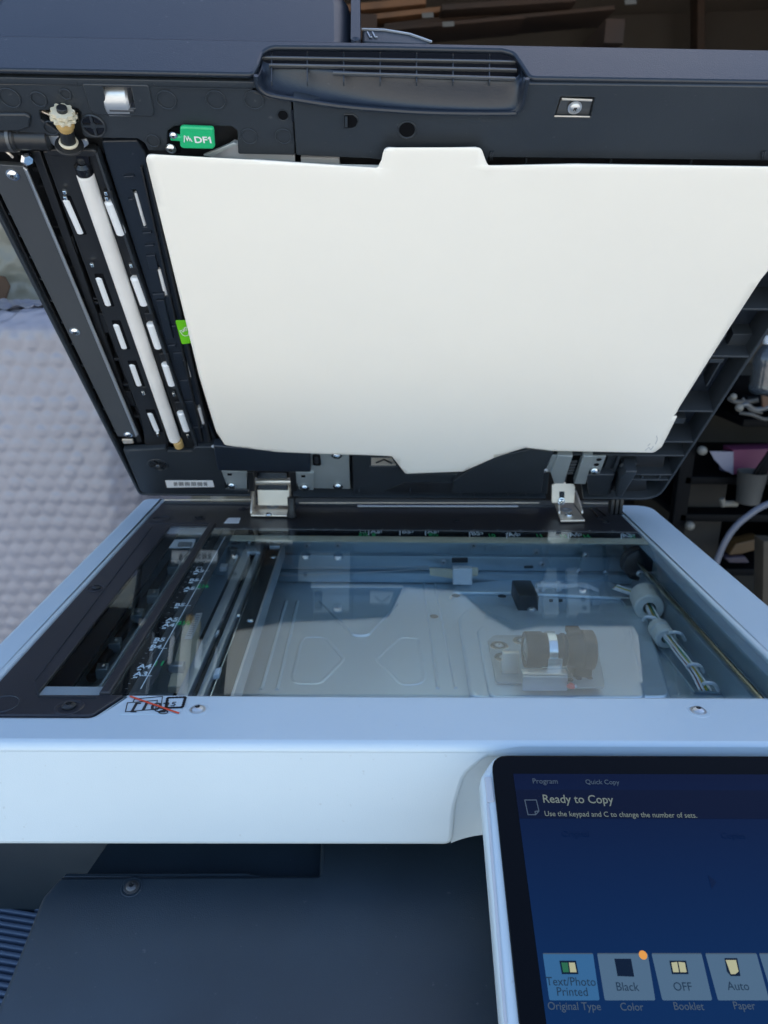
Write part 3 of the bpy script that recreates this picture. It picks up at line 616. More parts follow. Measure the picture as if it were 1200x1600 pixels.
# round recesses: a raised ring, the shade inside painted as a black disc
def well(x, y, r_, m_='slate', n=0., d=.006):
    lathe('recess', [(0, -.0002), (r_ * .92, -.0002), (r_, .0004), (r_ * 1.08, .0005), (r_ * 1.15, 0)], LID.pt(x, y, n), LID.N, m_, lid, 28)
    lathe('recess_shade', [(0, .0001), (r_ * .9, .0001), (r_ * .93, -.0002)], LID.pt(x, y, n), LID.N, 'void', lid, 28)
well(442, 180, .0031, n=.0002); well(636, 203, .0050, n=.0016)
lp('strip_seam', [(455, 172), (458, 172), (459, 190), (456, 190)], .0006, .0010, 'rulerblack', 0)
# --- top strip, right of the seam
c2 = [(457, 153), (520, 164), (600, 173), (680, 178), (800, 179), (812, 172), (818, 130), (1450, 138), (1440, 262), (1262, 252), (762, 246), (761, 262), (610, 262), (608, 252), (580, 248), (463, 243)]
lp('upper_panel', c2, .0012, .007, 'slate', .0008, [.001] * 6 + [.002] * 2 + [.001] * 8, holes=[[(876, 152), (929, 153), (923, 183), (867, 182)]], hr=.0006)
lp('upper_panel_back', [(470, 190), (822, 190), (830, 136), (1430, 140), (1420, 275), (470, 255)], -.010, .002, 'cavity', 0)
lp('latch_plate', [(876, 156), (926, 157), (921, 180), (868, 179)], -.001, .002, 'bar', .0004)
lp('latch_lip', [(878, 154), (926, 156), (925, 159), (878, 157)], .002, .0012, 'warmmetal', .0003)
lp('latch_lip', [(867, 181), (922, 182), (921, 184), (866, 183)], .002, .0008, 'warmmetal', .0003)
lsc(898, 168, 'zinc', .0030, 0, True)
# D-shaped hole, its inner shade painted as a black plate on top
lp('keyhole_recess', [(537, 178), (552, 178), (559, 183), (561, 190), (558, 198), (551, 202), (536, 202)], .0018, .0016, 'slate', .0004, [.001, .003, .003, .003, .003, .003, .001])
lp('keyhole_shade', [(538, 180), (551, 180), (557, 185), (559, 190), (556, 197), (550, 200), (538, 200)], .0020, .0008, 'void', .0001)
lines('keyhole_edge', LID, [[(541, 183), (541, 197)]], .0015, .0026, 'slate', lid, th=.001)
# gap under the panels, grey inner frame behind
lp('inner_frame', [(330, 246), (366, 222), (461, 244), (461, 262), (330, 262)], -.004, .003, 'ivory' if False else 'grey_strip', .0005)
lp('inner_frame', [(470, 246), (530, 247), (532, 262), (470, 262)], -.004, .003, 'grey_strip', .0005)
for x, n_ in [(765, 3), (1190, 3)]:
    for k in range(n_ - 1): lp('clip_rib', [(x + 3 * k, 243), (x + 3 * k + 2, 238), (x + 3 * k + 4, 238), (x + 3 * k + 1, 252)], .003, .006, 'slate', .0003)
for x in (822, 955, 1080, 1290): lp('gap_rib', [(x, 247), (x + 2, 247), (x + 1, 262), (x - 1, 262)], -.002, .004, 'slate', .0003)
# --- green jam lever
lp('release_lever', [(281, 200), (286, 198), (331, 200), (334, 202), (336, 230), (332, 234), (285, 233), (281, 229), (281, 222), (266, 221), (265, 212), (281, 213)], .0045, .003, 'greentag', .0012, [.002, .002, .002, .002, .002, .002, .002, .002, .0005, .001, .001, .0005])
text('lever_text', 'DF1', LID, 304, 223, .0040, 'paper', lid, n=.0047, sx=1.15, dup=.00014)
lines('lever_arrow', LID, [[(288, 212), (288, 222)], [(290, 213), (293, 220), (294, 213), (297, 220)], [(297, 216), (300, 221)]], .0005, .0047, 'paper', lid, th=.0003)
lines('lever_text', LID, [[(325.5, 216.5), (327.5, 214.5)]], .0008, .0047, 'paper', lid, th=.0003)
lsc(267, 232, 'chrome', .0024, .002); lsc(271, 212, 'chrome', .0018, .0042)
lp('lever_slot', [(262, 206), (282, 206), (282, 240), (262, 240)], -.001, .002, 'void', .0004)
lp('lever_bracket', [(318, 243), (365, 223), (371, 226), (330, 246)], .001, .002, 'plate', .0004)
# --- gear train at the upper left
ga = LID.pt(97, 172, .006); gb = LID.pt(108, 226, .004); gd = (gb - ga)
def gear(name, t0, t1, r_, teeth, m_):
    k = teeth * 4; bm = bmesh.new(); rings = []
    for z_ in (t0, t1):
        rings.append([bm.verts.new((r_ * (1 if (i // 2) % 2 else .84) * math.cos(2 * math.pi * i / k), r_ * (1 if (i // 2) % 2 else .84) * math.sin(2 * math.pi * i / k), z_)) for i in range(k)])
    for i in range(k): bm.faces.new((rings[0][i], rings[0][(i + 1) % k], rings[1][(i + 1) % k], rings[1][i]))
    bm.faces.new(rings[0][::-1]); bm.faces.new(rings[1]); me = bm_mesh(bm); me.transform(frame(ga, gd)); return add_mesh(name, me, m_, lid)
gl = gd.length
cyl('gear_shaft', ga - gd * .08, gb, .0030, 'black', lid)
gear('gear', gl * .02, gl * .12, .0066, 9, 'ivory'); gear('gear', gl * .15, gl * .22, .0076, 11, 'ivory')
lathe('gear_hub', [(0, 0), (.0045, 0), (.0052, .001), (.0052, .0045), (.0045, .0055), (0, .0055)], ga + gd * .26, gd, 'amber', lid)
lathe('gear_hub', [(0, 0), (.0040, 0), (.0042, .003), (.0036, .004), (0, .004)], ga + gd * .42, gd, 'amber', lid)
cyl('shaft_collar', ga + gd * .52, ga + gd * .92, .0042, 'black', lid)
lathe('bearing_ring', [(.0045, 0), (.0052, 0), (.0056, .001), (.0052, .002), (.0045, .002)], ga + gd * .88, gd, 'ivory', lid)
lathe('bearing_ring', [(.004, 0), (.0080, 0), (.0084, .001), (.0080, .002), (.004, .002)], ga + gd * .98, gd, 'black', lid)
lp('bearing_plate', [(68, 213), (92, 212), (100, 226), (135, 217), (139, 226), (128, 234), (98, 235), (84, 228)], -.002, .0016, 'zinc', .0004, .002)
lp('gear_bracket', [(60, 174), (66, 174), (98, 188), (98, 192)], -.003, .002, 'warmmetal', .0004)
lp('gear_bracket', [(110, 178), (122, 176), (124, 190), (112, 192)], -.006, .002, 'gold', .0004)
cyl('drive_tube', LID.pt(-40, 215, -.002), LID.pt(78, 218, -.002), .0062, 'black', lid)
cyl('tube_sleeve', LID.pt(-40, 215, -.002), LID.pt(28, 217, -.002), .0075, 'black', lid)
lathe('tube_ring', [(.0060, 0), (.0079, 0), (.0079, .002), (.006, .002)], LID.pt(16, 216, -.002), X, 'bar', lid)
lathe('hex_nut', [(0, 0), (.004, 0), (.0045, .001), (.0045, .006), (.003, .0075), (0, .0075)], LID.pt(37, 241, -.006), LID.N * .7 + X * .5, 'chrome', lid, 6)
tube('torsion_spring', [LID.pt(2, 231, 0), LID.pt(14, 240, .002), LID.pt(20, 246, .002)], .0008, 'warmmetal', lid)
# --- left-hand channel, painted steel bar
for i in range(12):
    t = i / 11; x = -6 + t * 176; y = 300 + t * 372
    lp('channel_rib', [(x - 2 + 2 * t, y), (x + 9 + 1 * t, y + 1), (x + 9 + t, y + 3), (x - 2 + 2 * t, y + 2)], -.006, .010, 'slate', .0003)
lp('channel_ledge', [(-48, 240), (-36, 240), (188, 700), (183, 702)], -.004, .014, 'black', .0006)
lp('channel_ledge', [(-34, 240), (-27, 240), (189, 692), (186, 694)], -.009, .010, 'slate', .0004)
lp('steel_bar', [(-22, 256), (38, 260), (213, 683), (184, 682)], -.0010, .004, 'bar', .0004, .0015)
lp('bar_fold', [(35, 261), (42, 266), (216, 680), (212, 683)], -.0002, .0022, 'zinc', .0009, .0004)
for x, y in [(20, 273), (117, 518), (200, 679)]: lsc(x, y, 'chrome', .0030, -.0008, True)
lp('bar_foot', [(190, 687), (207, 687), (209, 693), (193, 694)], -.003, .002, 'warmmetal', .0006, .001)
# --- black ladder beside the bar
lp('ladder_rail', [(48, 236), (62, 236), (222, 690), (214, 692)], -.006, .010, 'black', .0005)
lp('ladder_rail', [(68, 234), (78, 234), (240, 696), (232, 697)], -.010, .008, 'black', .0005)
for x, y, h in [(58, 262, 6), (66, 290, 3), (90, 354, 3), (99, 370, 26), (112, 415, 4), (137, 466, 3), (142, 472, 4), (150, 490, 30), (153, 526, 3), (172, 560, 4), (188, 600, 4), (190, 612, 22), (205, 650, 3)]:
    lp('ladder_rung', [(x - 8, y), (x + 14, y), (x + 14 + h * .35, y + h), (x - 8 + h * .35, y + h)], -.008, .008, 'black', .0005)
# --- roller frames
lp('roller_frame', [(66, 236), (120, 238), (133, 262), (262, 690), (266, 706), (228, 706), (222, 660)], -.0045, .010, 'black', .0010, .002)
lp('roller_frame', [(120, 236), (148, 236), (160, 262), (307, 690), (306, 706), (286, 706), (282, 672), (150, 300)], -.0045, .010, 'black', .0010, .002)
lp('frame_cap', [(70, 233), (146, 234), (152, 240), (150, 246), (76, 245)], -.001, .006, 'black', .0012, .002)
lp('shaft_bearing', [(118, 243), (138, 243), (141, 262), (121, 262)], -.002, .004, 'rulerblack', .0006)
def roll(name, p, q, wpx, n, m_, ch=.0006, seg=24):
    a, b = LID.pt(*p, n), LID.pt(*q, n); r_ = wpx * .5 / F * ((LID.pt(*p, n) - CAM).dot(fwd)); return cyl(name, a, b, r_, m_, lid, seg, ch)
roll('transport_roller', (133, 272), (273, 686), 27, -.003, 'roller', .0006, 40)
roll('roller_journal', (128, 254), (134, 274), 27, -.0035, 'rulerblack', .002)
roll('roller_journal', (126, 246), (129, 256), 12, -.003, 'black', .001)
roll('roller_bushing', (277, 688), (280, 697), 15, -.002, 'amber', .0006)
for p, q in [((103, 309), (127, 364)), ((154, 431), (170, 476)), ((181, 504), (195, 543)), ((206, 567), (218, 601)), ((234, 643), (246, 672))]:
    a = LID.hit(*p, -.003); b = LID.hit(*q, -.003)
    sl_ = [(p[0] - 7, p[1] - 3), (p[0] + 7, p[1] - 3), (q[0] + 9, q[1] + 3), (q[0] - 7, q[1] + 3)]
    lp('roller_slot', sl_, -.0042, .001, 'void', .0002, .001)
    roll('guide_roller', p, q, 13 - 3 * (p[1] - 309) / 334, -.0058, 'nylon', .0012)
for p, q in [((170, 313), (190, 366)), ((210, 432), (226, 476)), ((235, 504), (248, 543)), ((258, 567), (269, 601)), ((282, 643), (292, 672))]:
    roll('guide_roller', p, q, 16 - 4 * (p[1] - 309) / 334, -.0030, 'nylon', .0014)
    lp('roller_clip', [(p[0] - 9, p[1] - 14), (p[0] + 4, p[1] - 14), (p[0] + 7, p[1] - 3), (p[0] - 6, p[1] - 3)], -.001, .003, 'black', .0006)
for x, y in [(100, 297), (165, 299), (101, 306), (166, 307), (143, 411), (204, 412), (223, 611), (271, 613), (246, 676), (293, 678)]:
    cyl('roller_pin', LID.pt(x, y, -.002), LID.pt(x + 1.6, y + 5, -.002), .0014, 'chrome', lid, 12)
lp('frame_edge', [(148, 240), (152, 240), (310, 700), (306, 702)], -.001, .008, 'slate', .0006)
# --- paper guide panel right of the rollers
lp('guide_panel', [(158, 220), (214, 219), (228, 240), (231, 262), (246, 330), (318, 640), (340, 690), (340, 706), (312, 706), (166, 250)], -.0055, .008, 'navy', .0010, .002,
   holes=[[(207, 297), (212, 297), (229, 355), (224, 355)], [(244, 416), (249, 416), (262, 463), (256, 463)], [(284, 556), (289, 556), (299, 591), (294, 591)], [(307, 633), (312, 633), (321, 663), (316, 663)]])
for p, q in [((212, 300), (225, 352)), ((249, 419), (259, 460)), ((288, 558), (296, 589)), ((311, 635), (318, 661))]:
    roll('slot_roller', p, q, 9, -.0085, 'nylon')
lp('guide_edge', [(228, 262), (232, 262), (330, 690), (326, 692)], -.001, .010, 'black', .0006)
lp('guide_edge', [(219, 262), (222, 262), (318, 690), (315, 692)], -.003, .006, 'black', .0005)
for x, y, w_, h in [(193, 276, 16, 3), (200, 312, 8, 3), (222, 364, 14, 3), (226, 384, 14, 3), (228, 400, 14, 22), (238, 460, 18, 8), (244, 470, 12, 60), (268, 510, 8, 3), (270, 552, 16, 10), (280, 595, 16, 28), (288, 628, 16, 4), (300, 668, 18, 3), (262, 540, 12, 4)]:
    lp('guide_rib', [(x, y), (x + w_, y - 1), (x + w_ + h * .25, y + h - 1), (x + h * .25, y + h)], -.0035, .003, 'navy', .0006)
lp('hand_label', [(274, 501), (293, 501), (299, 536), (284, 538)], .0060, .0006, 'lime', .0001, .0012)
lines('hand_drawing', LID, [[(288, 517), (286, 519), (283, 516), (281, 517), (285, 523), (289, 525), (294, 524), (295, 518), (294, 512), (291, 511), (291, 517)], [(288, 512), (289, 517)], [(286, 514), (287, 518)], [(288, 512), (291, 511)]], .0005, .0063, 'paper', lid)
# --- bottom strip, left
lp('lower_panel', [(192, 703), (258, 700), (262, 706), (300, 706), (304, 699), (336, 699), (352, 742), (352, 764), (388, 766), (389, 772), (221, 772)], 0, .006, 'slate', .0010, [.002, .001, .001, .001, .001, .001, .001, .001, .001, .002, .010])
for a in [[(196, 704), (256, 701)], [(262, 705), (300, 704)]]: lines('panel_edge', LID, [a], .0012, .0012, 'bar', lid, th=.0016)
q = LID.hit(247, 727, .0012)
for k in range(8):
    t = k * math.pi / 4 + .4
    me_ = curve_mesh([[(math.cos(t) * .002 - math.sin(t) * .0008, math.sin(t) * .002 + math.cos(t) * .0008), (math.cos(t) * .0085 - math.sin(t) * .0011, math.sin(t) * .0085 + math.cos(t) * .0011), (math.cos(t) * .0085 + math.sin(t) * .0011, math.sin(t) * .0085 - math.cos(t) * .0011), (math.cos(t) * .002 + math.sin(t) * .0008, math.sin(t) * .002 - math.cos(t) * .0008)]], .0008)
    me_.transform(LID.mat(.0010) @ Matrix.Translation((q.x, q.y, 0))); add_mesh('boss_rib', me_, 'black', lid)
ringmark(LID, 247, 727, .0098, lid, 'slate', n=.0006, w=.0008, name='boss_ring'); lathe('boss_centre', [(0, .002), (.002, .002), (.0028, .0)], LID.pt(247, 727, .0005), LID.N, 'bar', lid)
lp('barcode_label', [(258, 751), (332, 751), (335, 761), (261, 762)], .0003, .0003, 'paper', 0)
lines('barcode', LID, [[(272 + k * 1.95, 753.5), (272.6 + k * 1.95, 759)] for k in range(27) if k % 5 != 3], .0006, .0005, 'ink', lid)
lp('hinge_cover', [(333, 697), (484, 708), (486, 738), (340, 736)], .010, .010, 'navy', .0016, .002)
lp('corner_clip', [(330, 699), (344, 695), (350, 700), (338, 703)], .003, .003, 'grey_strip', .0008)
lp('hinge_plate', [(346, 736), (386, 738), (386, 764), (356, 763)], .001, .003, 'plate', .0004); lsc(362, 759, 'chrome', .0036, .002); lp('plate_hole', [(355, 740), (363, 740), (362, 743), (356, 743)], .0013, .0006, 'rulerblack', 0)
lp('hinge_plate', [(456, 738), (490, 739), (490, 766), (468, 765)], .003, .003, 'plate', .0004, .001); lsc(476, 762, 'chrome', .0036, .004); lp('plate_hole', [(471, 743), (477, 743), (477, 746), (471, 746)], .0035, .0006, 'rulerblack', 0)
lp('hinge_plate', [(480, 706), (545, 709), (547, 764), (490, 763), (484, 740)], .001, .003, 'plate', .0004, .001)
lp('plate_slot', [(488, 711), (500, 711), (502, 728), (489, 728)], .0022, .0014, 'rulerblack', .0003, .003); lp('slot_slider', [(491, 714), (497, 714), (498, 725), (492, 725)], .0032, .001, 'cavity', .0003, .002)
for x, y in [(526, 712), (528, 760)]: lsc(x, y, 'chrome', .0038, .002)
for x in (386, 452): lp('hinge_side', [(x, 738), (x + 10, 738), (x + 12, 768), (x + 3, 768)], .004, .012, 'black', .0008)
# middle of the bottom strip
lp('lower_panel', [(550, 700), (610, 700), (634, 741), (726, 741), (776, 712), (806, 705), (862, 708), (855, 772), (552, 772)], 0, .006, 'slate', .0008, .001)
lp('panel_window', [(580, 716), (612, 716), (620, 729), (580, 729)], .0006, .0012, 'warmmetal', 0); lp('window_frame', [(577, 729), (622, 729), (624, 733), (577, 733)], .002, .003, 'slate', .0004)
lines('window_wire', LID, [[(588, 723), (600, 718), (612, 724)]], .0012, .0015, 'black', lid, th=.001)
lp('centre_recess', [(632, 742), (708, 742), (708, 753), (634, 752)], .0006, .0012, 'slate', 0); lp('centre_recess', [(632, 754), (708, 755), (708, 770), (600, 768)], .0008, .0012, 'cavity', 0)
lp('flap', [(832, 702), (866, 706), (851, 734), (846, 770), (706, 770), (709, 752), (728, 738), (778, 713)], .004, .005, 'slate', .0008, .001)
lines('lower_edge', LID, [[(470, 776), (852, 777)]], .0020, .0010, 'slate', lid, th=.002)
for x in (720, 740, 765, 793, 821, 640, 560): lp('edge_rib', [(x, 768), (x + 2, 768), (x + 2, 775), (x, 775)], .0045, .004, 'slate', .0002)
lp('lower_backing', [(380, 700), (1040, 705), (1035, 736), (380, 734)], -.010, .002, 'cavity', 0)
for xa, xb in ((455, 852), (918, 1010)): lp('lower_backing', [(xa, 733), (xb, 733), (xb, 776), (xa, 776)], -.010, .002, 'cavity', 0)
# right hinge rails
lp('hinge_rail', [(872, 712), (895, 713), (881, 756), (866, 756), (860, 738)], .004, .012, 'plate', .0008)
lp('hinge_rail', [(912, 713), (927, 713), (915, 757), (897, 756)], .004, .012, 'plate', .0008)
lp('hinge_plate', [(862, 712), (874, 712), (864, 738), (851, 738)], .002, .002, 'plate', .0004); lsc(852, 735, 'zinc', .0026, .002)
lp('hinge_plate', [(925, 713), (947, 713), (936, 742), (918, 742)], .002, .002, 'plate', .0004)
for x, y in [(936, 718), (932, 726)]: lathe('plate_hole', [(0, .0004), (.0024, .0004), (.0028, 0)], LID.pt(x, y, .0021), LID.N, 'rulerblack', lid, 14)
lsc(928, 736, 'chrome', .0040, .003)
lp('spring_channel', [(895, 713), (912, 713), (898, 756), (884, 756)], -.003, .002, 'void', 0)
for k in range(5): lp('spring_coil', [(893 - k * 1.6, 722 + k * 4.5), (902 - k * 1.6, 721 + k * 4.5), (902 - k * 1.6, 723 + k * 4.5), (893 - k * 1.6, 724 + k * 4.5)], .0, .002, 'bar', .0004)
# --- ribbed cells of the right-hand border
_bf = LID.hit(1005, 700, NB)
plate_uv('border_floor', LID, [(_bf.x - .02, vb + .05), (LR - WT - .0002, vb + .05), (LR - WT - .0002, vt - .01), (_bf.x - .02, vt - .01)], NB + .002, .002, 'navy', lid)
plate_uv('border_floor', LID, [(_bf.x - .08, vb + WT), (LR - WT - .02, vb + WT), (LR - WT - .0002, vb + .026), (LR - WT - .0002, vb + .0502), (_bf.x - .08, vb + .0502)], NB + .004, .002, 'navy', lid)
def rib(x0, x1, y, h=.024, n=.0):   # a wall standing across the border, seen edge on
    a, b = LID.hit(x0, y, n), LID.hit(x1, y, n); v_ = (a.y + b.y) / 2
    return plate_uv('rib', LID, [(a.x, v_ - .0011), (LR - WT if x1 > 1040 or y < 650 else b.x, v_ - .0011), (LR - WT if x1 > 1040 or y < 650 else b.x, v_ + .0011), (a.x, v_ + .0011)], n, h, 'slate', lid, .0008)
for y, xa in [(712, 895), (691, 1030), (643, 1058), (557, 1110), (483, 1150), (400, 1200), (320, 1250)]: rib(xa, 1045 if y < 712 else 1075, y)
rib(985, 1060, 742.5); rib(985, 1055, 750.5)
for x in (1003, 1030): lp('rib_tie', [(x, 744), (x + 3, 744), (x + 1, 750), (x - 2, 750)], -.001, .004, 'slate', .0003)
lp('long_rib', [(1132, 523), (1136, 523), (1112, 558), (1108, 558)], -.008, .012, 'slate', .0004)
lp('long_rib', [(1126, 563), (1129, 563), (1106, 603), (1103, 603)], -.006, .014, 'slate', .0004)
lp('cell_step', [(1146, 522), (1176, 522), (1168, 540), (1136, 540)], -.012, .012, 'slate', .0004); lp('cell_step', [(1110, 561), (1132, 561), (1130, 567), (1107, 567)], -.004, .014, 'slate', .0004)
lp('cell_step', [(1050, 654), (1072, 654), (1068, 662), (1046, 662)], -.010, .012, 'slate', .0004)
# lower right block
lp('long_rib', [(965, 714), (970, 714), (950, 778 - 4), (944, 774)], .0, .022, 'slate', .0005)
lp('block_side', [(916, 742), (961, 742), (947, 774), (920, 774)], .004, .010, 'slate', .0012, .002)
lp('small_block', [(950, 714), (965, 714), (958, 740), (940, 740)], -.004, .01, 'slate', .0006); lsc(955, 735, 'bar', .0026, -.003)
lp('small_block', [(972, 724), (996, 724), (992, 732), (968, 732)], -.002, .01, 'slate', .0006); lsc(975, 727, 'bar', .0034, -.001)
lp('latch_block', [(978, 737), (996, 737), (990, 748), (972, 776), (962, 776), (968, 748)], .010, .016, 'slate', .0012, .001)
lp('latch_slot', [(962, 740), (972, 740), (952, 774), (944, 774)], -.006, .006, 'rulerblack', .0003)
# --- the white platen sheet
spx = [(226, 241), (400, 250), (590, 262), (596, 250), (600, 231), (752, 231), (757, 246), (762, 259), (900, 257), (1318, 264), (1243, 376), (1190, 440), (1062, 637), (1056, 648), (1052, 651), (1058, 652), (1050, 668), (1034, 699), (1022, 708), (860, 706), (822, 701), (806, 706), (775, 716), (724, 738), (634, 740), (612, 711), (560, 708), (430, 703), (352, 694), (338, 672), (312, 585), (262, 384)]
rad = [.005, 0, .002, 0, .006, .006, 0, .003, 0, .008, 0, 0, 0, 0, 0, 0, 0, .004, .004, 0, .02, 0, 0, .005, .004, .004, 0, 0, .004, .006, 0, 0]
NS = .0085
uvs = fillet([LID.hit(*p, NS) for p in spx], rad, 6)
cu = curve_mesh([uvs]); bm = bmesh.new(); bm.from_mesh(cu)
bmesh.ops.remove_doubles(bm, verts=bm.verts, dist=1e-6)
us = [p.x for p in uvs]; vs = [p.y for p in uvs]
for ax, lo, hi, st_ in ((X, min(us), max(us), .008), (Y, min(vs), max(vs), .008)):
    t = lo + st_ * .63
    while t < hi:
        bmesh.ops.bisect_plane(bm, geom=bm.verts[:] + bm.edges[:] + bm.faces[:], plane_co=ax * t, plane_no=ax, dist=1e-6); t += st_
edge = [v for v in bm.verts if any(len(e.link_faces) < 2 for e in v.link_edges)]
import numpy as np
EP = np.array([(v.co.x, v.co.y) for v in edge])
u0, u1, v0, v1 = min(us), max(us), min(vs), max(vs)
for v in bm.verts:
    a, b = (v.co.x - u0) / (u1 - u0), (v.co.y - v0) / (v1 - v0)
    d = np.min(np.hypot(EP[:, 0] - v.co.x, EP[:, 1] - v.co.y))
    z = .0032 * math.sin(3.1 * a + .8) * math.sin(2.7 * b + .3) + .0016 * math.sin(7.5 * a + 2 * b) * math.exp(-((b - .25) / .25) ** 2) + .0006 * math.sin(9 * a - 1.0) * math.exp(-((b) / .10) ** 2)
    z -= .0006 * math.exp(-d / .0012)                                # the welded, rounded edge
    z -= .0009 * math.exp(-((v.co.x - (u1 - .012 - (1 - b) * .0)) / .0016) ** 2) * 0
    v.co.z = z
bm.normal_update(); me_ = bm_mesh(bm); me_.transform(LID.mat(NS))
sh = add_mesh('platen_sheet', me_, 'sheet', lid, ang=70)
if sum((p.normal.dot(LID.N) > 0) for p in sh.data.polygons) < len(sh.data.polygons) / 2: sh.data.flip_normals()
so_ = sh.modifiers.new('s', 'SOLIDIFY'); so_.thickness = .0015; so_.offset = -1
lp('sheet_foam', [(245, 262), (1290, 280), (1020, 690), (352, 680)], .0062, .007, 'sheet', .001)
lines('scuff_mark', LID, [[(1008, 704), (1014, 699), (1017, 703), (1021, 697)], [(1024, 694), (1027, 687), (1026, 681)], [(1012, 697), (1016, 693)]], .0005, NS + .0002, 'greymark', lid)
# --- front face of the lid with the hand grip
def fr(name, px, n, th, m_='navy', bev=.0012, r=0., **k): return plate(name, LFR, px, n, th, m_, lid, bev, r, **k)
band = [(-220, 108.5), (395, 115.5), (404, 100), (411, 80), (424, 72.5), (600, 74), (785, 77.5), (802, 82), (814, 99), (828, 121), (1460, 131), (1460, 79), (600, 68), (-220, 56)]
uvb = [LFR.hit(*p, .004) for p in band]
for p in uvb: p.x = min(max(p.x, LL), LR)
lid_top_v = LFR.hit(600, 66, .004).y
uvb[-2].y = uvb[-1].y = uvb[-3].y = lid_top_v
uvb[0].y = LFR.hit(200, 111, .004).y; uvb[10].y = LFR.hit(1100, 124.5, .004).y
plate_uv('lid_front', LFR, uvb, .004, .0032, 'navy', lid, .0014, [.001, .004, .006, .006, .006, 0, .003, .006, .008, .005, .001, .002, 0, .002])
plate_uv('lid_front_lip', LFR, [(LL, -.0005), (LFR.hit(398, 120).x, -.0005), (LFR.hit(398, 120).x, .006), (LL, .006)], -.001, .004, 'slate', lid, .0006)
plate_uv('lid_front_lip', LFR, [(LFR.hit(824, 120).x, -.0005), (LR, -.0005), (LR, .006), (LFR.hit(824, 120).x, .006)], -.001, .004, 'slate', lid, .0006)
# the scooped grip: a curved sheet from the lip on the underside to behind the front face
NR = -.001
lipc = [(400, 118), (401, 132), (410, 143), (425, 150), (470, 157), (530, 166), (600, 172), (680, 176.5), (795, 177.5), (808, 174), (815, 165), (820, 150), (824, 123)]
topc = [(409, 92), (410, 94), (414, 97), (420, 99), (450, 101), (510, 106), (570, 113), (650, 119), (770, 124), (790, 123), (803, 122), (808, 120), (814, 112)]
bm = bmesh.new(); rows = []
for (lx, ly_), (tx, ty) in zip(lipc, topc):
    a = LID.pt(lx, ly_, .003); b = LFR.pt(tx, ty, NR); col_ = []
    for k in range(9):
        t = k / 8; mid = a.lerp(b, t) - LFR.N * .006 * math.sin(math.pi * t) * (1 if 2 < len(rows) < 10 else .4)
        col_.append(bm.verts.new(mid))
    rows.append(col_)
for a, b in zip(rows, rows[1:]):
    for k in range(8): bm.faces.new((a[k], b[k], b[k + 1], a[k + 1]))
bmesh.ops.recalc_face_normals(bm, faces=bm.faces)
gp = add_mesh('grip_scoop', bm_mesh(bm), 'navy', lid, ang=60); so_ = gp.modifiers.new('s', 'SOLIDIFY'); so_.thickness = .002; so_.offset = 0
ss_ = gp.modifiers.new('u', 'SUBSURF'); ss_.levels = 1; ss_.render_levels = 1
tube('grip_lip', [LID.pt(x, y, .003) for x, y in lipc], .0014, 'navy', lid, 8, 3)
fr('grille_back', [(395, 70), (825, 76), (825, 135), (395, 130)], NR - .007, .002, 'void', 0)
fr('grip_side', [(396, 72), (404, 72), (404, 125), (396, 118)], -.001, .010, 'navy', .0005); fr('grip_side', [(812, 76), (826, 76), (826, 125), (815, 125)], -.001, .010, 'navy', .0005)
for (x0, y0), (x1, y1) in [((405, 87.5), (806, 94.5)), ((420, 99.5), (808, 107)), ((520, 112), (806, 120.5))]:
    fr('grille_bar', [(x0, y0 - 1.2), (x1, y1 - 1.2), (x1, y1 + 1.2), (x0, y0 + 1.2)], NR + .002, .0022, 'bar', .0006)
for x in (424, 480, 537, 594, 651, 708, 765): fr('grille_rib', [(x - 1, 76), (x + 1, 76), (x + 1, 127), (x - 1, 127)], NR + .001, .003, 'slate', .0004)
# top side of the lid
def tplate(name, u0, u1, t0, t1, y0, m_='navy', bev=.006, th=.02): pass
lfv = LFR.hit(600, 68, .004).y
TOP = Plane(_tp + LFR.V * (lfv - .001), X, LID.V)           # the outer (upper) face of the lid, seen edge on
plate_uv('lid_top', LFR, [(LL + .001, .037), (LR - .001, .037), (LR - .001, lfv - .002), (LL + .001, lfv - .002)], -.017, .42, 'navy', lid, .003)
# feeder body standing on the lid
fbx = LFR.hit(556, 50, -.02).x
fb = plate_uv('feeder_cover', LFR, [(LL - .004, lfv - .004), (fbx, lfv - .004), (fbx - .004, .145), (LL + .01, .155)], -.020, .34, 'navy', lid, .012, [.002, .004, .03, .03])
fr('feeder_side', [(548, -60), (563, -60), (563, 66), (548, 66)], -.016, .20, 'navy', .006, .004)
fr('paper_stop', [(566, 66), (566, 46), (612, 47), (640, 53), (676, 65), (660, 70)], -.030, .010, 'slate', .0015, .002)
lines('stop_edge', LFR, [[(566, 45.5), (600, 46.5), (640, 53), (674, 65)]], .0010, -.0295, 'grey_strip', lid, th=.001)
for x in (574, 582): lines('stop_mark', LFR, [[(x, 50), (x + 4, 58), (x + 7, 58)]], .0008, -.0295, 'grey_strip', lid, th=.0006)
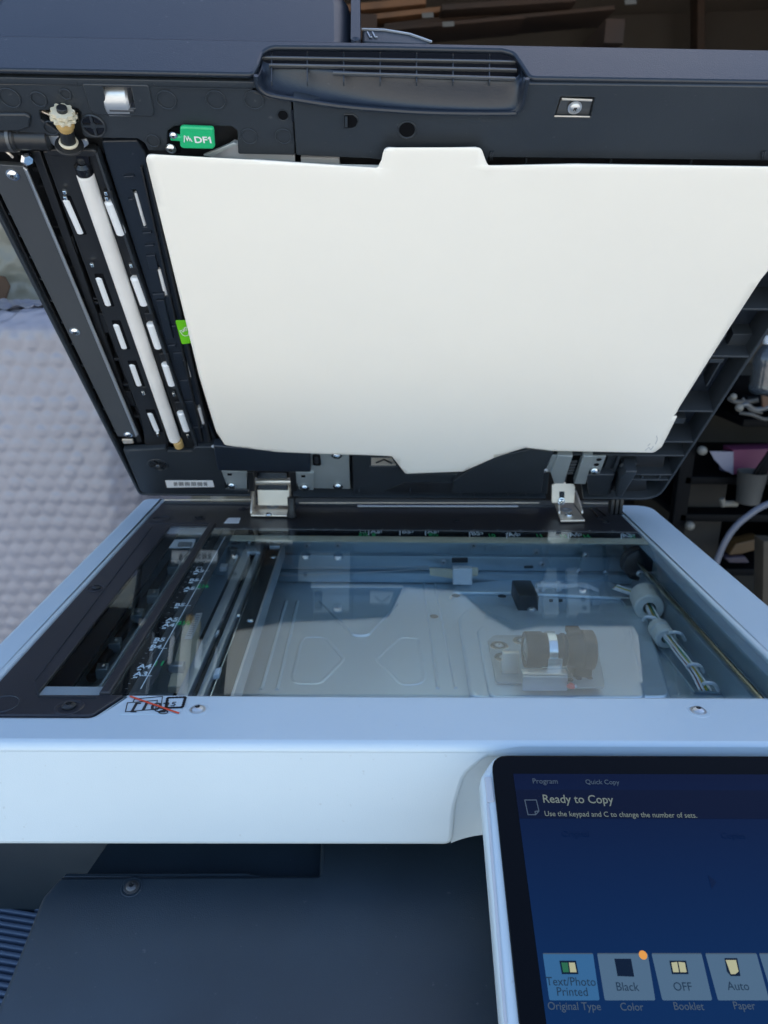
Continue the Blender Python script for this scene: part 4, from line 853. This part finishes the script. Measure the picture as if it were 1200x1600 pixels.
# ---- hinges standing on the bed
def hinge_left():
    b0 = BED.pt(392, 808); b1 = BED.pt(457, 808); yb = .826
    hb = box('hinge_foot', b0.x, b1.x, b0.y, yb + .004, BZ + .0005, BZ + .0025, 'warmmetal', lid, .0006)
    for x in (b0.x + .001, b1.x - .003): 
        uvp = [(-b0.y - .000, .002), (-b0.y - .010, .014), (-yb + .000, .036), (-yb - .004, .034), (-yb - .004, .002)]
        SP = Plane((x, 0, BZ), -Y, Z); plate_uv('hinge_ear', SP, uvp, .002, .002, 'warmmetal', lid, .0005, .003)
    HP = vplane(yb - .006); rect('hinge_leaf', HP, (403, 790), (452, 757), .001, .002, 'warmmetal', lid, .0005)
    cyl('hinge_pin', HP.pt(396, 752, .004), HP.pt(456, 752, .004), .0042, 'warmmetal', lid)
    rect('hinge_block', HP, (402, 766), (449, 738), .006, .012, 'rulerblack', lid, .0012)
    screw(BED, 420, 804, lid, 'chrome', .0034, n=.0025); lathe('hinge_boss', [(.003, 0), (.0035, .0008), (.0062, .0008), (.0068, 0)], BED.pt(426, 792, .0024), Z, 'zinc', lid, 24)
    for x in (456,): lathe('black_pin', [(0, 0), (.005, 0), (.0055, .002), (.004, .010), (.0045, .022), (0, .022)], BED.pt(x, 808, .001), Z, 'black', lid, 16)
def hinge_right():
    b0 = BED.pt(870, 812); b1 = BED.pt(912, 812); yb = .826
    pl_ = [(866, 783), (893, 783), (914, 812), (876, 813)]
    plate('hinge_foot', BED, pl_, .0028, .0024, 'warmmetal', lid, .0006, .001)
    for (xa, ya), (xb, yb_) in [((876, 813), (866, 783)), ((914, 812), (893, 783))]:
        a, b = BED.pt(xa, ya), BED.pt(xb, yb_); plate_uv('hinge_ear', Plane((a + b) / 2, (a - b).normalized(), Z), [(-.025, .002), (.022, .002), (.020, .006), (-.004, .014), (-.022, .018)], .001, .002, 'warmmetal', lid, .0005, .002)
    HP = vplane(yb - .006); plate('hinge_leaf', HP, [(862, 786), (862, 758), (872, 752), (896, 755), (899, 762), (897, 786)], .002, .002, 'warmmetal', lid, .0005, .001)
    plate('leaf_slot', HP, [(874, 768), (882, 768), (882, 778), (874, 778)], .0024, .0008, 'rulerblack', lid)
    screw(HP, 877, 783, lid, 'chrome', .003, n=.003)
    screw(BED, 889, 805, lid, 'chrome', .0034, n=.003); lathe('hinge_boss', [(.003, 0), (.0035, .0008), (.0068, .0008), (.0074, 0)], BED.pt(884, 797, .0026), Z, 'zinc', lid, 24)
hinge_left(); hinge_right()
a = BED.pt(962, 803)
for dx in (-.006, -.001, .004): box('cable_post', a.x + dx, a.x + dx + .0035, a.y, a.y + .012, BZ - .001, BZ + .020, 'black', hs, .0006)
lines('rear_trim', BED, [[(560, 790.5), (808, 791)]], .0035, .0012, 'grey_strip', hs, th=.0012)
lines('rear_trim', BED, [[(258, 781), (398, 780.5)], [(468, 785.5), (842, 785.5)], [(912, 786), (958, 786.5)]], .0016, .0026, 'warmmetal', hs, th=.0012)
lp2 = lines('panel_groove', BED, [[(922, 793), (934, 808), (942, 808)], [(930, 792), (946, 806)]], .0016, .0, 'rulerblack', hs, th=.0006)
# ================================================================ operation panel
PA = R(27.7); PT = vplane(FY - .010).pt(785, 1178)
PAN = Plane(PT, X, Vector((0, math.cos(PA), math.sin(PA))))
pbz = [PAN.hit(*p, 0) for p in [(768, 1174), (752, 1222), (785, 1610)]]
print('PANEL', pbz, [PAN.hit(*p) for p in [(766, 1180), (812, 1600), (802, 1208), (854, 1600)]])
PW = .262; px0 = PAN.hit(757, 1190).x; pv = PAN.hit(900, 1176).y; pbot = pv - .172
body_px = [(770, 1173), (1400, 1182)]
l_t, l_m, l_b = PAN.hit(772, 1176, -.001), PAN.hit(752, 1212, -.001), PAN.hit(786, 1610, -.001)
slope_l = (l_b.x - l_m.x) / (l_b.y - l_m.y)
xlb = l_m.x + slope_l * (pbot - l_m.y)
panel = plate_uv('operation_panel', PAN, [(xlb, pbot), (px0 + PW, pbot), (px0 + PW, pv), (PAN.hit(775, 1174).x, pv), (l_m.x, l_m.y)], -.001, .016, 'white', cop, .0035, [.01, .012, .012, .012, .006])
gl_t, gl_b = PAN.hit(768, 1190), PAN.hit(811, 1600); sg = (gl_b.x - gl_t.x) / (gl_b.y - gl_t.y); gtop = PAN.hit(900, 1181.5).y
gl_ = plate_uv('panel_glass', PAN, [(gl_t.x + sg * (pbot + .006 - gl_t.y), pbot + .006), (px0 + PW - .006, pbot + .006), (px0 + PW - .006, gtop), (gl_t.x, gtop)], .0012, .004, 'screen_black', panel, .0010, [.006, .010, .010, .009])
plate('grey_insert', PAN, [(757, 1214), (768, 1213), (773, 1252), (761, 1254)], -.0004, .002, 'grey_strip', panel, .0003, .001)
lines('panel_side_groove', PAN, [[(762, 1256), (790, 1600)]], .0012, -.0008, 'grey_strip', panel, th=.0006)
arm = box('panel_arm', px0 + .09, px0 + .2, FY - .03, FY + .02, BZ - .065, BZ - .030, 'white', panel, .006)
E = .0014
s0 = PAN.hit(802, 1209, E); s1 = PAN.hit(854, 1600, E); ss = (s1.x - s0.x) / (s1.y - s0.y); sr = px0 + PW - .02; sbv = pbot + .028
sx_ = lambda v: s0.x + ss * (v - s0.y)
def spl(name, uv_, k, m_): return plate_uv(name, PAN, uv_, E + k * .00012, .0001, m_, gl_)
disp = spl('display', [(sx_(sbv), sbv), (sr, sbv), (sr, s0.y), (s0.x, s0.y)], 0, 'scr_bg')
_n = M['scr_bg'].node_tree; _g = _n.nodes.new('ShaderNodeTexCoord'); _s = _n.nodes.new('ShaderNodeSeparateXYZ'); _r = _n.nodes.new('ShaderNodeValToRGB'); _m = _n.nodes.new('ShaderNodeMapRange')
_ys = [v.co.y for v in disp.data.vertices]; _m.inputs[1].default_value = min(_ys) + .02; _m.inputs[2].default_value = max(_ys)
_n.links.new(_g.outputs['Object'], _s.inputs[0]); _n.links.new(_s.outputs['Y'], _m.inputs[0]); _n.links.new(_m.outputs[0], _r.inputs[0]); _n.links.new(_r.outputs[0], _n.nodes['Principled BSDF'].inputs['Emission Color'])
_r.color_ramp.elements[0].color = (.0004, .0064, .027, 1); _r.color_ramp.elements[1].color = (.0002, .0011, .0075, 1)
y1_, y2_, y3_ = PAN.hit(820, 1234, E).y, PAN.hit(820, 1240, E).y, PAN.hit(830, 1279, E).y
spl('header_band', [(sx_(y3_), y3_), (sr, y3_), (sr, y1_), (sx_(y1_), y1_)], 1, 'scr_bar')
rot_ = -.010
def st_(s, x, y, h, m_, al='LEFT', sx=1.05, k=4): return text('screen_text', s, PAN, x, y, h, m_, gl_, n=E + k * .00012, rot=rot_, sx=sx, align=al, dup=.00004 if h > .004 else 0)
st_('Program', 832, 1224, .0028, 'scr_dim', sx=1.0); st_('Quick Copy', 915, 1225, .0026, 'scr_dim', sx=1.0)
st_('Ready to Copy', 848, 1254, .0044, 'scr_txt', sx=.98); st_('Use the keypad and C to change the number of sets.', 851, 1275, .0027, 'scr_txt', sx=.97)
lines('screen_icon', PAN, [[(820, 1250), (838, 1250), (842, 1267), (837, 1273), (825, 1273), (820, 1250)], [(842, 1267), (836, 1268), (837, 1273)]], .0005, E + .0005, 'scr_dim', gl_)
st_('Original', 878, 1306, .0030, 'scr_ghost'); st_('Copies', 1128, 1309, .0030, 'scr_ghost')
plate('cursor', PAN, [(1106, 1367), (1120, 1378), (1112, 1389)], E + .0003, .0001, 'scr_ghost', gl_)
bt = [(848, 928.5, 857.5, 'scr_btn2'), (933, 1014, 944, 'scr_btn'), (1018, 1098, 1034, 'scr_btn'), (1102, 1184, 1121, 'scr_btn'), (1186, 1270, 1208, 'scr_btn')]
for i, (xa, xb, xc, m_) in enumerate(bt):
    w_ = xb - xa; plate('screen_button', PAN, [(xa, 1489.5), (xa + w_ - 2, 1489.5), (xc + w_ - 1, 1563), (xc + 1, 1563)], E + .0002, .0001, m_, gl_, 0, .0008)
    lines('button_edge', PAN, [[(xa + 1, 1490), (xa + w_ - 3, 1490)]], .0004, E + .00045, 'scr_dim', gl_)
for s, x, y in [('Text/Photo', 893, 1540), ('Printed', 895, 1556), ('Black', 981, 1548), ('OFF', 1068, 1548), ('Auto', 1155, 1547)]: st_(s, x, y, .0034, 'scr_btxt', 'CENTER', 1.0)
for s, x, y in [('Original Type', 898, 1578), ('Color', 988, 1579), ('Booklet', 1077, 1578), ('Paper', 1164, 1577), ('Side', 1250, 1577)]: st_(s, x, y, .0030, 'scr_dim', 'CENTER', 1.0)
def ic(px, m_, k=5): return plate('button_icon', PAN, px, E + k * .00012, .0001, m_, gl_)
ic([(874, 1501), (900, 1501), (904, 1522), (878, 1522)], 'scr_dark'); ic([(877, 1504), (887, 1504), (889, 1519), (880, 1519)], 'scr_green', 7); ic([(889, 1504), (898, 1504), (901, 1519), (891, 1519)], 'scr_cream', 7)
ic([(960, 1498), (986, 1498), (991, 1526), (965, 1525)], 'scr_dark')
ic([(1046, 1501), (1072, 1501), (1076, 1522), (1050, 1522)], 'scr_dark'); ic([(1049, 1504), (1058, 1503), (1061, 1519), (1052, 1519)], 'scr_cream', 7); ic([(1060, 1503), (1070, 1504), (1073, 1519), (1063, 1519)], 'scr_cream', 7)
ic([(1132, 1497), (1152, 1497), (1157, 1525), (1142, 1525), (1136, 1518)], 'scr_dark'); ic([(1134, 1500), (1150, 1500), (1154, 1518), (1149, 1522), (1142, 1522)], 'scr_cream', 7)
q = PAN.hit(1004, 1493, E); me_ = lathe_mesh([(0, .0001), (.0018, .0001), (.0019, 0)], 20); me_.transform(PAN.mat(E + .0008) @ Matrix.Translation((q.x, q.y, 0))); add_mesh('status_dot', me_, 'scr_orange', gl_)
ic([(1002, 1490), (1003, 1490), (1008, 1497), (1006, 1499)], 'scr_btxt', 6)
# ================================================================ dark output area under the scanner
OA = R(12.9); OP0 = vplane(FY + .012).pt(400, 1368)
OUT = Plane(OP0, X, Vector((0, math.cos(OA), math.sin(OA))))
e0 = OUT.hit(64, 1410); e1 = OUT.hit(2, 1555); exl = (e0.x + e1.x) / 2
print('OUT', e0, e1, OUT.hit(95, 1368), OUT.hit(600, 1600), OUT.hit(1200, 1600))
vbot = OUT.hit(600, 1600).y - .10
rx1_ = OUT.hit(497, 1368).x; rx0_ = OUT.hit(92, 1368).x; rv = OUT.hit(300, 1368).y; rm = OUT.hit(415, 1368).x
oc = plate_uv('output_cover', OUT, [(exl, vbot), (XR - .008, vbot), (XR - .008, rv + .050), (rx1_, rv + .050), (rx1_ + .0006, rv + .001), (rx0_ + .001, rv), (exl, rv - .014)], 0, .05, 'deck', cop, .0030, [.01, .01, .001, .001, .0015, .003, .012])
plate_uv('output_recess', OUT, [(exl + .012, rv - .01), (rx1_ + .01, rv - .01), (rx1_ + .01, rv + .05), (exl + .030, rv + .05)], -.010, .02, 'deck', oc, .001)
plate_uv('recess_lip', OUT, [(rx0_ + .002, rv - .0005), (rm, rv - .0005), (rm - .012, rv + .0030), (rx0_ + .003, rv + .0026)], -.0010, .006, 'deck', oc, .0012, .0008)
lathe('screw_well', [(.0040, -.0008), (.0060, .0002), (.0068, 0)], OUT.pt(206, 1386, .0002), OUT.N, 'deck', oc, 24)
plate('screw_notch', OUT, [(193, 1372), (222, 1372), (219, 1384), (205, 1396), (192, 1392)], .0005, .0008, 'deck', oc, .0003, .003)
screw(OUT, 206, 1386, oc, 'bar', .0034, n=.0004)
for x in (480, 530, 590): plate('smudge', OUT, [(x, 1500), (x + 16, 1490), (x + 22, 1540), (x + 10, 1585), (x - 2, 1560)], .0002, .0001, 'navy', oc) if False else None
# lower left: dark wall and ribbed paper tray
TR = Plane((0, 0, BZ - .235), X, Y)
tr0 = TR.hit(64, 1406); 
ribs = plate_uv('paper_tray', TR, [(-.50, TR.hit(0, 1600).y - .10), (exl + .04, TR.hit(0, 1600).y - .10), (exl + .04, tr0.y + .004), (-.50, tr0.y + .03)], -.004, .010, 'tray', cop, .002)
for k in range(26):
    ya = 1398 + k * 10.4 + k * k * .12; yb_ = ya + 20
    a = TR.hit(-40, ya - 6 - k * .4); b = TR.hit(66, ya + 11 - k * .3); d = (b - a).normalized(); a = a - d * .10; b = b + d * .06
    w_ = Vector((-d.y, d.x)) * .0017
    plate_uv('tray_rib', TR, [a - w_, b - w_, b + w_, a + w_], 0, .005, 'tray', ribs, .0012)
plate_uv('tray_wall', vplane(FY + .12), [(XL - .10, -.30), (exl + .10, -.30), (exl + .10, -.074), (XL - .02, -.074), (XL - .10, -.1)], 0, .004, 'deck', cop, .001)
# ================================================================ the place: open garage behind, driveway in front
gm = mat('concrete', (.48, .455, .405), .85, bump=.4, bscale=40, var=.12, vscale=2)
gr = box('ground', -60, 60, -60, 60, -.2, 0, gm, None); gr['kind'] = 'structure'
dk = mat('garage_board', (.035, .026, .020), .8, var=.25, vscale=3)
GXL, GXR, GYB, GYF, GH = -2.2, 3.0, 4.6, 1.6, 2.75
def st(name, *a, m_=dk): o = box(name, *a, m_, None); o['kind'] = 'structure'; return o
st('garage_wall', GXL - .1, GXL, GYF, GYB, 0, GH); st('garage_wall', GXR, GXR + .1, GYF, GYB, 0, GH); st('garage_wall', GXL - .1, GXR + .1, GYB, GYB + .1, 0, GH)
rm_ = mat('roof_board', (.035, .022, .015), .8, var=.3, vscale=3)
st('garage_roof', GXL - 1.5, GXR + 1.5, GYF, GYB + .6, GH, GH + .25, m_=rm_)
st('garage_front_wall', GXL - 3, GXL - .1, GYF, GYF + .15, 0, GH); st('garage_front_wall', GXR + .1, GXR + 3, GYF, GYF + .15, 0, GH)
# ---- bubble-wrapped box at the left, a height field of bubbles on a rounded box
def wrapmat(name, col, rough, k=.25, tint=(.1, .1, .4)):
    w = mat(name, col, rough, bump=.5, bscale=38, var=.10, vscale=7, coat=.35); w.node_tree.nodes['Principled BSDF'].inputs['Coat Roughness'].default_value = .22; return w
M['bubble'] = wrapmat('bubble_wrap', (.275, .26, .285), .38); M['film'] = wrapmat('crinkled_film', (.21, .19, .14), .5)
from mathutils import noise as NO
def wrapped(name, x0, x1, y0, y1, z1, m_, bub, sp, rnd, step, wr, seed=0, parent=None):
    """front, right side and top of a wrapped box as one continuous skin"""
    bm = bmesh.new(); rows = []
    W_ = x1 - x0; Dp = min(y1 - y0, .25); Ht = z1
    prof = []                                     # outline along the right corner: front face then round the corner to the side
    s = 0.; tot = W_ - rnd + math.pi / 2 * rnd + Dp; n = int(tot / step)
    def at(s):
        if s < W_ - rnd: return Vector((x0 + s, y0)), Vector((0, -1))
        s -= W_ - rnd
        if s < math.pi / 2 * rnd: a = s / rnd; return Vector((x1 - rnd + rnd * math.sin(a), y0 + rnd - rnd * math.cos(a))), Vector((math.sin(a), -math.cos(a)))
        s -= math.pi / 2 * rnd; return Vector((x1, y0 + rnd + s)), Vector((1, 0))
    zt_ = Ht - rnd * .8; m = int((.75 + math.pi / 2 * rnd * .8 + .30) / step); r2 = rnd * .8
    for j in range(m + 1):
        t = j * step; row = []
        for i in range(n + 1):
            s_ = i * step; p, nn = at(s_)
            if t < .75: z = zt_ - .75 + t; off = 0; up = 0
            else:
                q = t - .75; a = min(q / r2, math.pi / 2); z = zt_ + r2 * math.sin(a); off = r2 * (1 - math.cos(a)) + max(0, q - r2 * math.pi / 2); up = math.sin(a)
            P3 = Vector((p.x - nn.x * off, p.y - nn.y * off, z)); N3 = Vector((nn.x * (1 - up), nn.y * (1 - up), up)).normalized()
            h = 0
            if bub:
                jx = s_ + .006 * NO.noise(Vector((s_ * 6, t * 6, seed))); jz = t + .006 * NO.noise(Vector((s_ * 6, t * 6, seed + 9)))
                rr = round(jz / (sp * .866)); cx = (round((jx / sp) - .5 * (rr % 2)) + .5 * (rr % 2)) * sp
                d = math.hypot(jx - cx, jz - rr * sp * .866) / (sp * .385)
                amp = .75 + .5 * NO.noise(Vector((cx * 40, rr * 1.3, seed))); fade = 1 - .8 * up
                if d < 1: h += bub * (1 - d * d) ** .5 * amp * fade
                h += .005 * NO.noise(Vector((s_ * 3, t * 3, 4)))
            w1 = NO.noise(Vector((s_ * 9, t * 14, seed + 2))); w2 = abs(NO.noise(Vector((s_ * 7 + 3 * w1, t * 30, seed + 5))))
            h += wr * ((.4 + 3.2 * up) if bub else 1.) * (w1 * .8 + (.5 - w2) * .9 + .3 * NO.noise(Vector((s_ * 60, t * 60, seed))))
            row.append(bm.verts.new(P3 + N3 * h))
        rows.append(row)
    for a, b in zip(rows, rows[1:]):
        for i in range(len(a) - 1): bm.faces.new((a[i], a[i + 1], b[i + 1], b[i]))
    o = add_mesh(name, bm_mesh(bm), m_, parent, ang=180); return o
YB1 = 1.06
bx = vplane(YB1).pt(207, 650).x; bz = vplane(YB1 + .05).pt(100, 487).z
bw = thing('wrapped_box', 'large box packed in milky bubble wrap standing behind the left end of the copier', 'box', (bx - .3, YB1 + .25, 0))
box('inner_box', bx - .95, bx - .02, YB1 + .02, YB1 + .62, .02, bz - .02, 'film', bw, .03)
wrapped('bubble_wrap', bx - .72, bx, YB1, YB1 + .6, bz, 'bubble', .0019, .0228, .05, .0030, .0032, parent=bw)
# a second pack behind it
YC = 1.62
cz = vplane(YC).pt(50, 300).z + .1
c2_ = vplane(YC).pt(330, 400).x
pk = thing('wrapped_pallet_load', 'tall load in crinkled beige film seen behind the bubble wrapped box', 'pallet load', (c2_ - .3, YC + .3, 0))
box('inner_load', c2_ - 1.1, c2_ - .03, YC + .03, YC + .6, .02, cz - .03, 'film', pk, .02)
wrapped('crinkled_film', c2_ - 1.1, c2_, YC, YC + .6, cz, 'film', 0, .03, .05, .007, .012, seed=20, parent=pk)
M['card'] = mat('cardboard', (.10, .05, .025), .8, bump=.3, bscale=300, var=.15)
fl_ = plate('cardboard_flap', vplane(YC - .06), [(-30, 425), (6, 432), (15, 447), (8, 468), (-30, 470)], 0, .006, 'card', None, .0005, .002)
tag(fl_, 'torn brown cardboard flap poking out at the left edge above the bubble wrap', 'cardboard'); centre(fl_)
# ---- overhead lumber and wall board seen above the lid
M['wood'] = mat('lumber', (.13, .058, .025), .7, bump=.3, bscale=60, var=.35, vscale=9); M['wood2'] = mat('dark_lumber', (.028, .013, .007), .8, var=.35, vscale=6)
YL = 3.0; VL = vplane(YL)
LB = [((540, 6), (665, -6), 12, 'wood', 'bright orange board end at the top of the stack above the feeder cover'), ((540, 26), (700, 8), 9, 'wood', 'pale board just below the brightest one above the feeder cover'),
      ((600, 36), (780, 16), 8, 'wood2', 'dark board running up to the right over the lid'), ((560, 45), (820, 22), 7, 'wood2', 'thin dark board lowest in the overhead stack'),
      ((690, 6), (900, -8), 10, 'wood2', 'dark board right of the orange ones overhead'), ((760, 26), (960, 8), 7, 'wood2', 'dark board end nearest the grey wall sheet')]
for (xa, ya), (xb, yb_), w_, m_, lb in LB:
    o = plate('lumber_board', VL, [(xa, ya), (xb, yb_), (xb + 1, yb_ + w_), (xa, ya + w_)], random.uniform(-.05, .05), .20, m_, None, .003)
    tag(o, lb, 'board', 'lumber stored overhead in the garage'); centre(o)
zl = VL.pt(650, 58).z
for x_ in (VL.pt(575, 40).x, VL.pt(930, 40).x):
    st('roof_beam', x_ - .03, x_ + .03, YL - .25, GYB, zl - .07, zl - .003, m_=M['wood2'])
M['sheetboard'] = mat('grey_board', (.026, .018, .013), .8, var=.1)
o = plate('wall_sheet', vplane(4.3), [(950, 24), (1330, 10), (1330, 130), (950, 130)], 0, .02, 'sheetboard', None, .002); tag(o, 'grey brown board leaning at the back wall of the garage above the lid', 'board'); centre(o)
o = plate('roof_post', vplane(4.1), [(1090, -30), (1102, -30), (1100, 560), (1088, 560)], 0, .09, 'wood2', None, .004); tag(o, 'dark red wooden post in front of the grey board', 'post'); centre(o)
M['tagw'] = mat('paper_tag', (.09, .085, .08), .7)
for x, y, l in [(700, 38, 'small pale tag hanging below the overhead boards'), (668, 24, 'small pale tag on the end of an overhead board'), (985, 3, 'pale tag near the top edge beside the grey board')]:
    o = plate('paper_tag', VL, [(x - 9, y - 4), (x + 9, y - 5), (x + 10, y + 3), (x - 8, y + 4)], .12, .004, 'tagw', None, .0005); tag(o, l, 'tag'); centre(o)
# ---- black shelving with clutter at the right
YR = 1.95; VR = vplane(YR)
M['rackblack'] = mat('rack_black', (.0015, .0016, .0022), .6, spec=.12, var=.2)
M['brownpanel'] = mat('brown_panel', (0.0143, 0.0117, 0.0091), .75, var=.2, vscale=5)
rk = thing('shelving_rack', 'black metal shelving rack with dark brown back panel beyond the right side of the copier', 'shelf', (VR.pt(1150, 800).x + .3, YR + .2, 0))
rx = VR.pt(1064, 760).x; zs = [VR.pt(1190, r_).z for r_ in (617, 652, 742, 800, 884)]
W2 = 1.0
for z_ in (zs[0], zs[1], zs[2], zs[3], zs[4], .12): box('rack_shelf', rx + (.13 if z_ in zs[:2] else 0), rx + W2, YR - .02, YR + .42, z_ - .022, z_ - .002, 'rackblack', rk, .002)
for x_ in (rx, rx + W2): 
    for y_ in (YR - .02, YR + .38): box('rack_post', x_ - .018, x_ + .018, y_, y_ + .03, 0, zs[0] + .25, 'rackblack', rk, .002)
box('rack_back', rx, rx + W2, YR + .42, YR + .43, .1, zs[0] + .2, 'brownpanel', rk)
box('rack_front_board', VR.pt(1070, 760).x, VR.pt(1150, 760).x, YR + .05, YR + .06, zs[4], zs[2] - .03, 'brownpanel', rk)
VF = vplane(YR - .03)
def pz(x, z, y): # point on shelf height
    return Vector((VR.pt(x, 700).x, y, z))
def small(name, prof, x, z, y, m_, lb, cat, seg=24, mz=None):
    o = lathe(name, prof, Vector((vplane(y).pt(x, 700).x, y, z)), Z, m_, None, seg, 50); centre(o); return tag(o, lb, cat)
M['pet'] = mat('clear_bottle_plastic', (.12, .14, .16), .12, bump=.0, var=.1, coat=.5); M['pet'].node_tree.nodes['Principled BSDF'].inputs['Transmission Weight'].default_value = .6
bt_ = thing('water_bottle', 'crinkled clear plastic bottle with a white cap on the upper shelf at the right edge', 'bottle', (vplane(YR - .005).pt(1200, 600).x, YR + .02, zs[0]))
bp_ = Vector(bt_.location)
me_ = lathe_mesh([(.026, 0), (.032, .004), (.033, .02), (.030, .03), (.033, .038), (.030, .048), (.033, .056), (.030, .066), (.033, .076), (.032, .095), (.020, .118), (.013, .124), (.013, .128)], 28); me_.transform(Matrix.Translation(bp_)); add_mesh('bottle_body', me_, 'pet', bt_, ang=80)
me_ = lathe_mesh([(.0145, .126), (.0155, .128), (.0155, .144), (.014, .146), (0, .146)], 28); me_.transform(Matrix.Translation(bp_)); add_mesh('bottle_cap', me_, 'nylon', bt_)
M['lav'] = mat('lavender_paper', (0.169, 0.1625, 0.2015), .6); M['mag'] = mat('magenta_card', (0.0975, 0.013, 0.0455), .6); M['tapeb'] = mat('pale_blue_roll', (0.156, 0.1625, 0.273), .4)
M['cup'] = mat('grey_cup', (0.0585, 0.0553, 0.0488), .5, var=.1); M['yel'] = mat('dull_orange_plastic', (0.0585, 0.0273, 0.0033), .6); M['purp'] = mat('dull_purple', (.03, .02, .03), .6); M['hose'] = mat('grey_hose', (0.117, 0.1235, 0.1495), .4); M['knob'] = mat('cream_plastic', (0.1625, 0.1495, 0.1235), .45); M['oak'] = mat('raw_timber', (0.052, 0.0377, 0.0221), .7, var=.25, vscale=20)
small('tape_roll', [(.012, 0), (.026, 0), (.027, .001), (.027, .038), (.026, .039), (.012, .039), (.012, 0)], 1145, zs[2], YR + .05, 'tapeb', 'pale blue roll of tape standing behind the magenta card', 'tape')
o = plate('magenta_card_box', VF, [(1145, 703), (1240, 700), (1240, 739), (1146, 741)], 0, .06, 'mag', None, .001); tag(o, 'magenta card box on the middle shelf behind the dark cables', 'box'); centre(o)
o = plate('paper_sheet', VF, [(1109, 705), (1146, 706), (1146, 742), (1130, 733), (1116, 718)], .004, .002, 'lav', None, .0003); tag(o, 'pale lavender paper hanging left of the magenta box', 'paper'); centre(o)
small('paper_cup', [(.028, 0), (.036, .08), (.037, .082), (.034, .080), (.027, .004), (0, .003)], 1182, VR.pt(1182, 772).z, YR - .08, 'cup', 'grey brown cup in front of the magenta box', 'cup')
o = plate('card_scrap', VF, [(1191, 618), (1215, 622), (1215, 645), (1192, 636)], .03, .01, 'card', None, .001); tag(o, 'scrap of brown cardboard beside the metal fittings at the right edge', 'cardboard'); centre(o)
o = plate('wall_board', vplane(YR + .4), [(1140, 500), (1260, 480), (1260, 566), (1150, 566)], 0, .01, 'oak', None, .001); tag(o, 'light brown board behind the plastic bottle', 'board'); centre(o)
# tangled fittings
ft = thing('pipe_fittings', 'tangle of grey and white hose fittings under the plastic bottle', 'fittings', tuple(VF.pt(1165, 652)))
for P_2, r_, m_ in [([(1150, 640), (1165, 632), (1180, 640), (1205, 636)], .007, 'cup'), ([(1138, 622), (1150, 628), (1168, 628), (1185, 625)], .006, 'zinc'), ([(1155, 645), (1175, 648), (1195, 655), (1215, 650)], .005, 'bar'), ([(1160, 622), (1172, 640), (1190, 645)], .004, 'plate')]:
    tube('fitting_hose', [VF.pt(x, y, .02 + .01 * (i % 2)) for i, (x, y) in enumerate(P_2)], r_, 'cup' if m_ != 'cup' else 'bar', ft)
for x, y, r_ in [(1146, 620, .009), (1155, 637, .011)]: me_ = lathe_mesh([(0, -r_), (r_ * .7, -r_ * .7), (r_, 0), (r_ * .7, r_ * .7), (0, r_)], 16); me_.transform(Matrix.Translation(VF.pt(x, y, .03))); add_mesh('fitting_knob', me_, 'knob', ft, ang=80)
for x, y, l in [(1095, 703, 'cream round knob beside the lid edge left of the lavender paper'), (1076, 820, 'cream round knob low at the left, just above the copier rim')]:
    o = lathe('shelf_knob', [(0, 0), (.010, 0), (.012, .004), (.0115, .014), (.007, .019), (0, .020)], VF.pt(x, y), VF.N, 'knob', None, 20, 60); tag(o, l, 'knob'); centre(o)
cnn = thing('cable_connector', 'cream two-part cable connector lying on the dark shelf below the cup', 'connector', tuple(VF.pt(1140, 792)))
cyl('connector_body', VF.pt(1130, 787, .02), VF.pt(1152, 787, .02), .0085, 'knob', cnn, 16); cyl('connector_head', VF.pt(1128, 779, .02), VF.pt(1131, 791, .02), .0075, 'knob', cnn, 16)
pc_ = thing('power_cable', 'black power cable with metal prongs hanging down at the right edge', 'cable', tuple(VF.pt(1182, 775)))
for dx in (0, 7, 13, 18): tube('cable_strand', [VF.pt(1212 + dx * .6, 690, .06), VF.pt(1196 + dx * .7, 715, .07), VF.pt(1180 + dx * .9, 738, .07), VF.pt(1172 + dx, 755, .065)], .0045, 'rackblack', pc_)
tube('plug_prong', [VF.pt(1184, 758, .066), VF.pt(1176, 774, .066)], .0030, 'gold', pc_, n=0); tube('plug_prong', [VF.pt(1172, 758, .07), VF.pt(1167, 768, .066)], .0045, 'chrome', pc_, n=0)
lathe('plug_body', [(0, 0), (.009, 0), (.010, .003), (.008, .014), (0, .016)], VF.pt(1177, 762, .066), (VF.pt(1182, 750, .066) - VF.pt(1177, 762, .066)), 'rackblack', pc_)
o = tube('hose', [vplane(1.5).pt(1105, 930), vplane(1.5).pt(1122, 872), vplane(1.5).pt(1142, 832), vplane(1.5).pt(1170, 805), vplane(1.5).pt(1204, 786), vplane(1.5).pt(1260, 775), vplane(1.5).pt(1330, 800)], .0068, 'hose', None, 14, 8); tag(o, 'thick grey hose arching up to the right edge beside the copier', 'hose'); centre(o)
o = plate('tool_tray', VF, [(1138, 868), (1150, 850), (1188, 841), (1205, 852), (1160, 866)], .01, .05, 'yel', None, .003, .004); tag(o, 'dull orange plastic tool lying low inside the rack', 'tool'); centre(o)
o = plate('cloth_scrap', VF, [(1132, 872), (1165, 870), (1172, 880), (1140, 880)], .02, .03, 'purp', None, .003, .003); tag(o, 'dull purple scrap below the orange tool', 'cloth'); centre(o)
o = plate('timber_post', vplane(1.45), [(1193, 846), (1212, 846), (1210, 1300), (1186, 1300)], 0, .04, 'oak', None, .002); tag(o, 'raw timber upright at the right edge behind the copier rim', 'post'); centre(o)
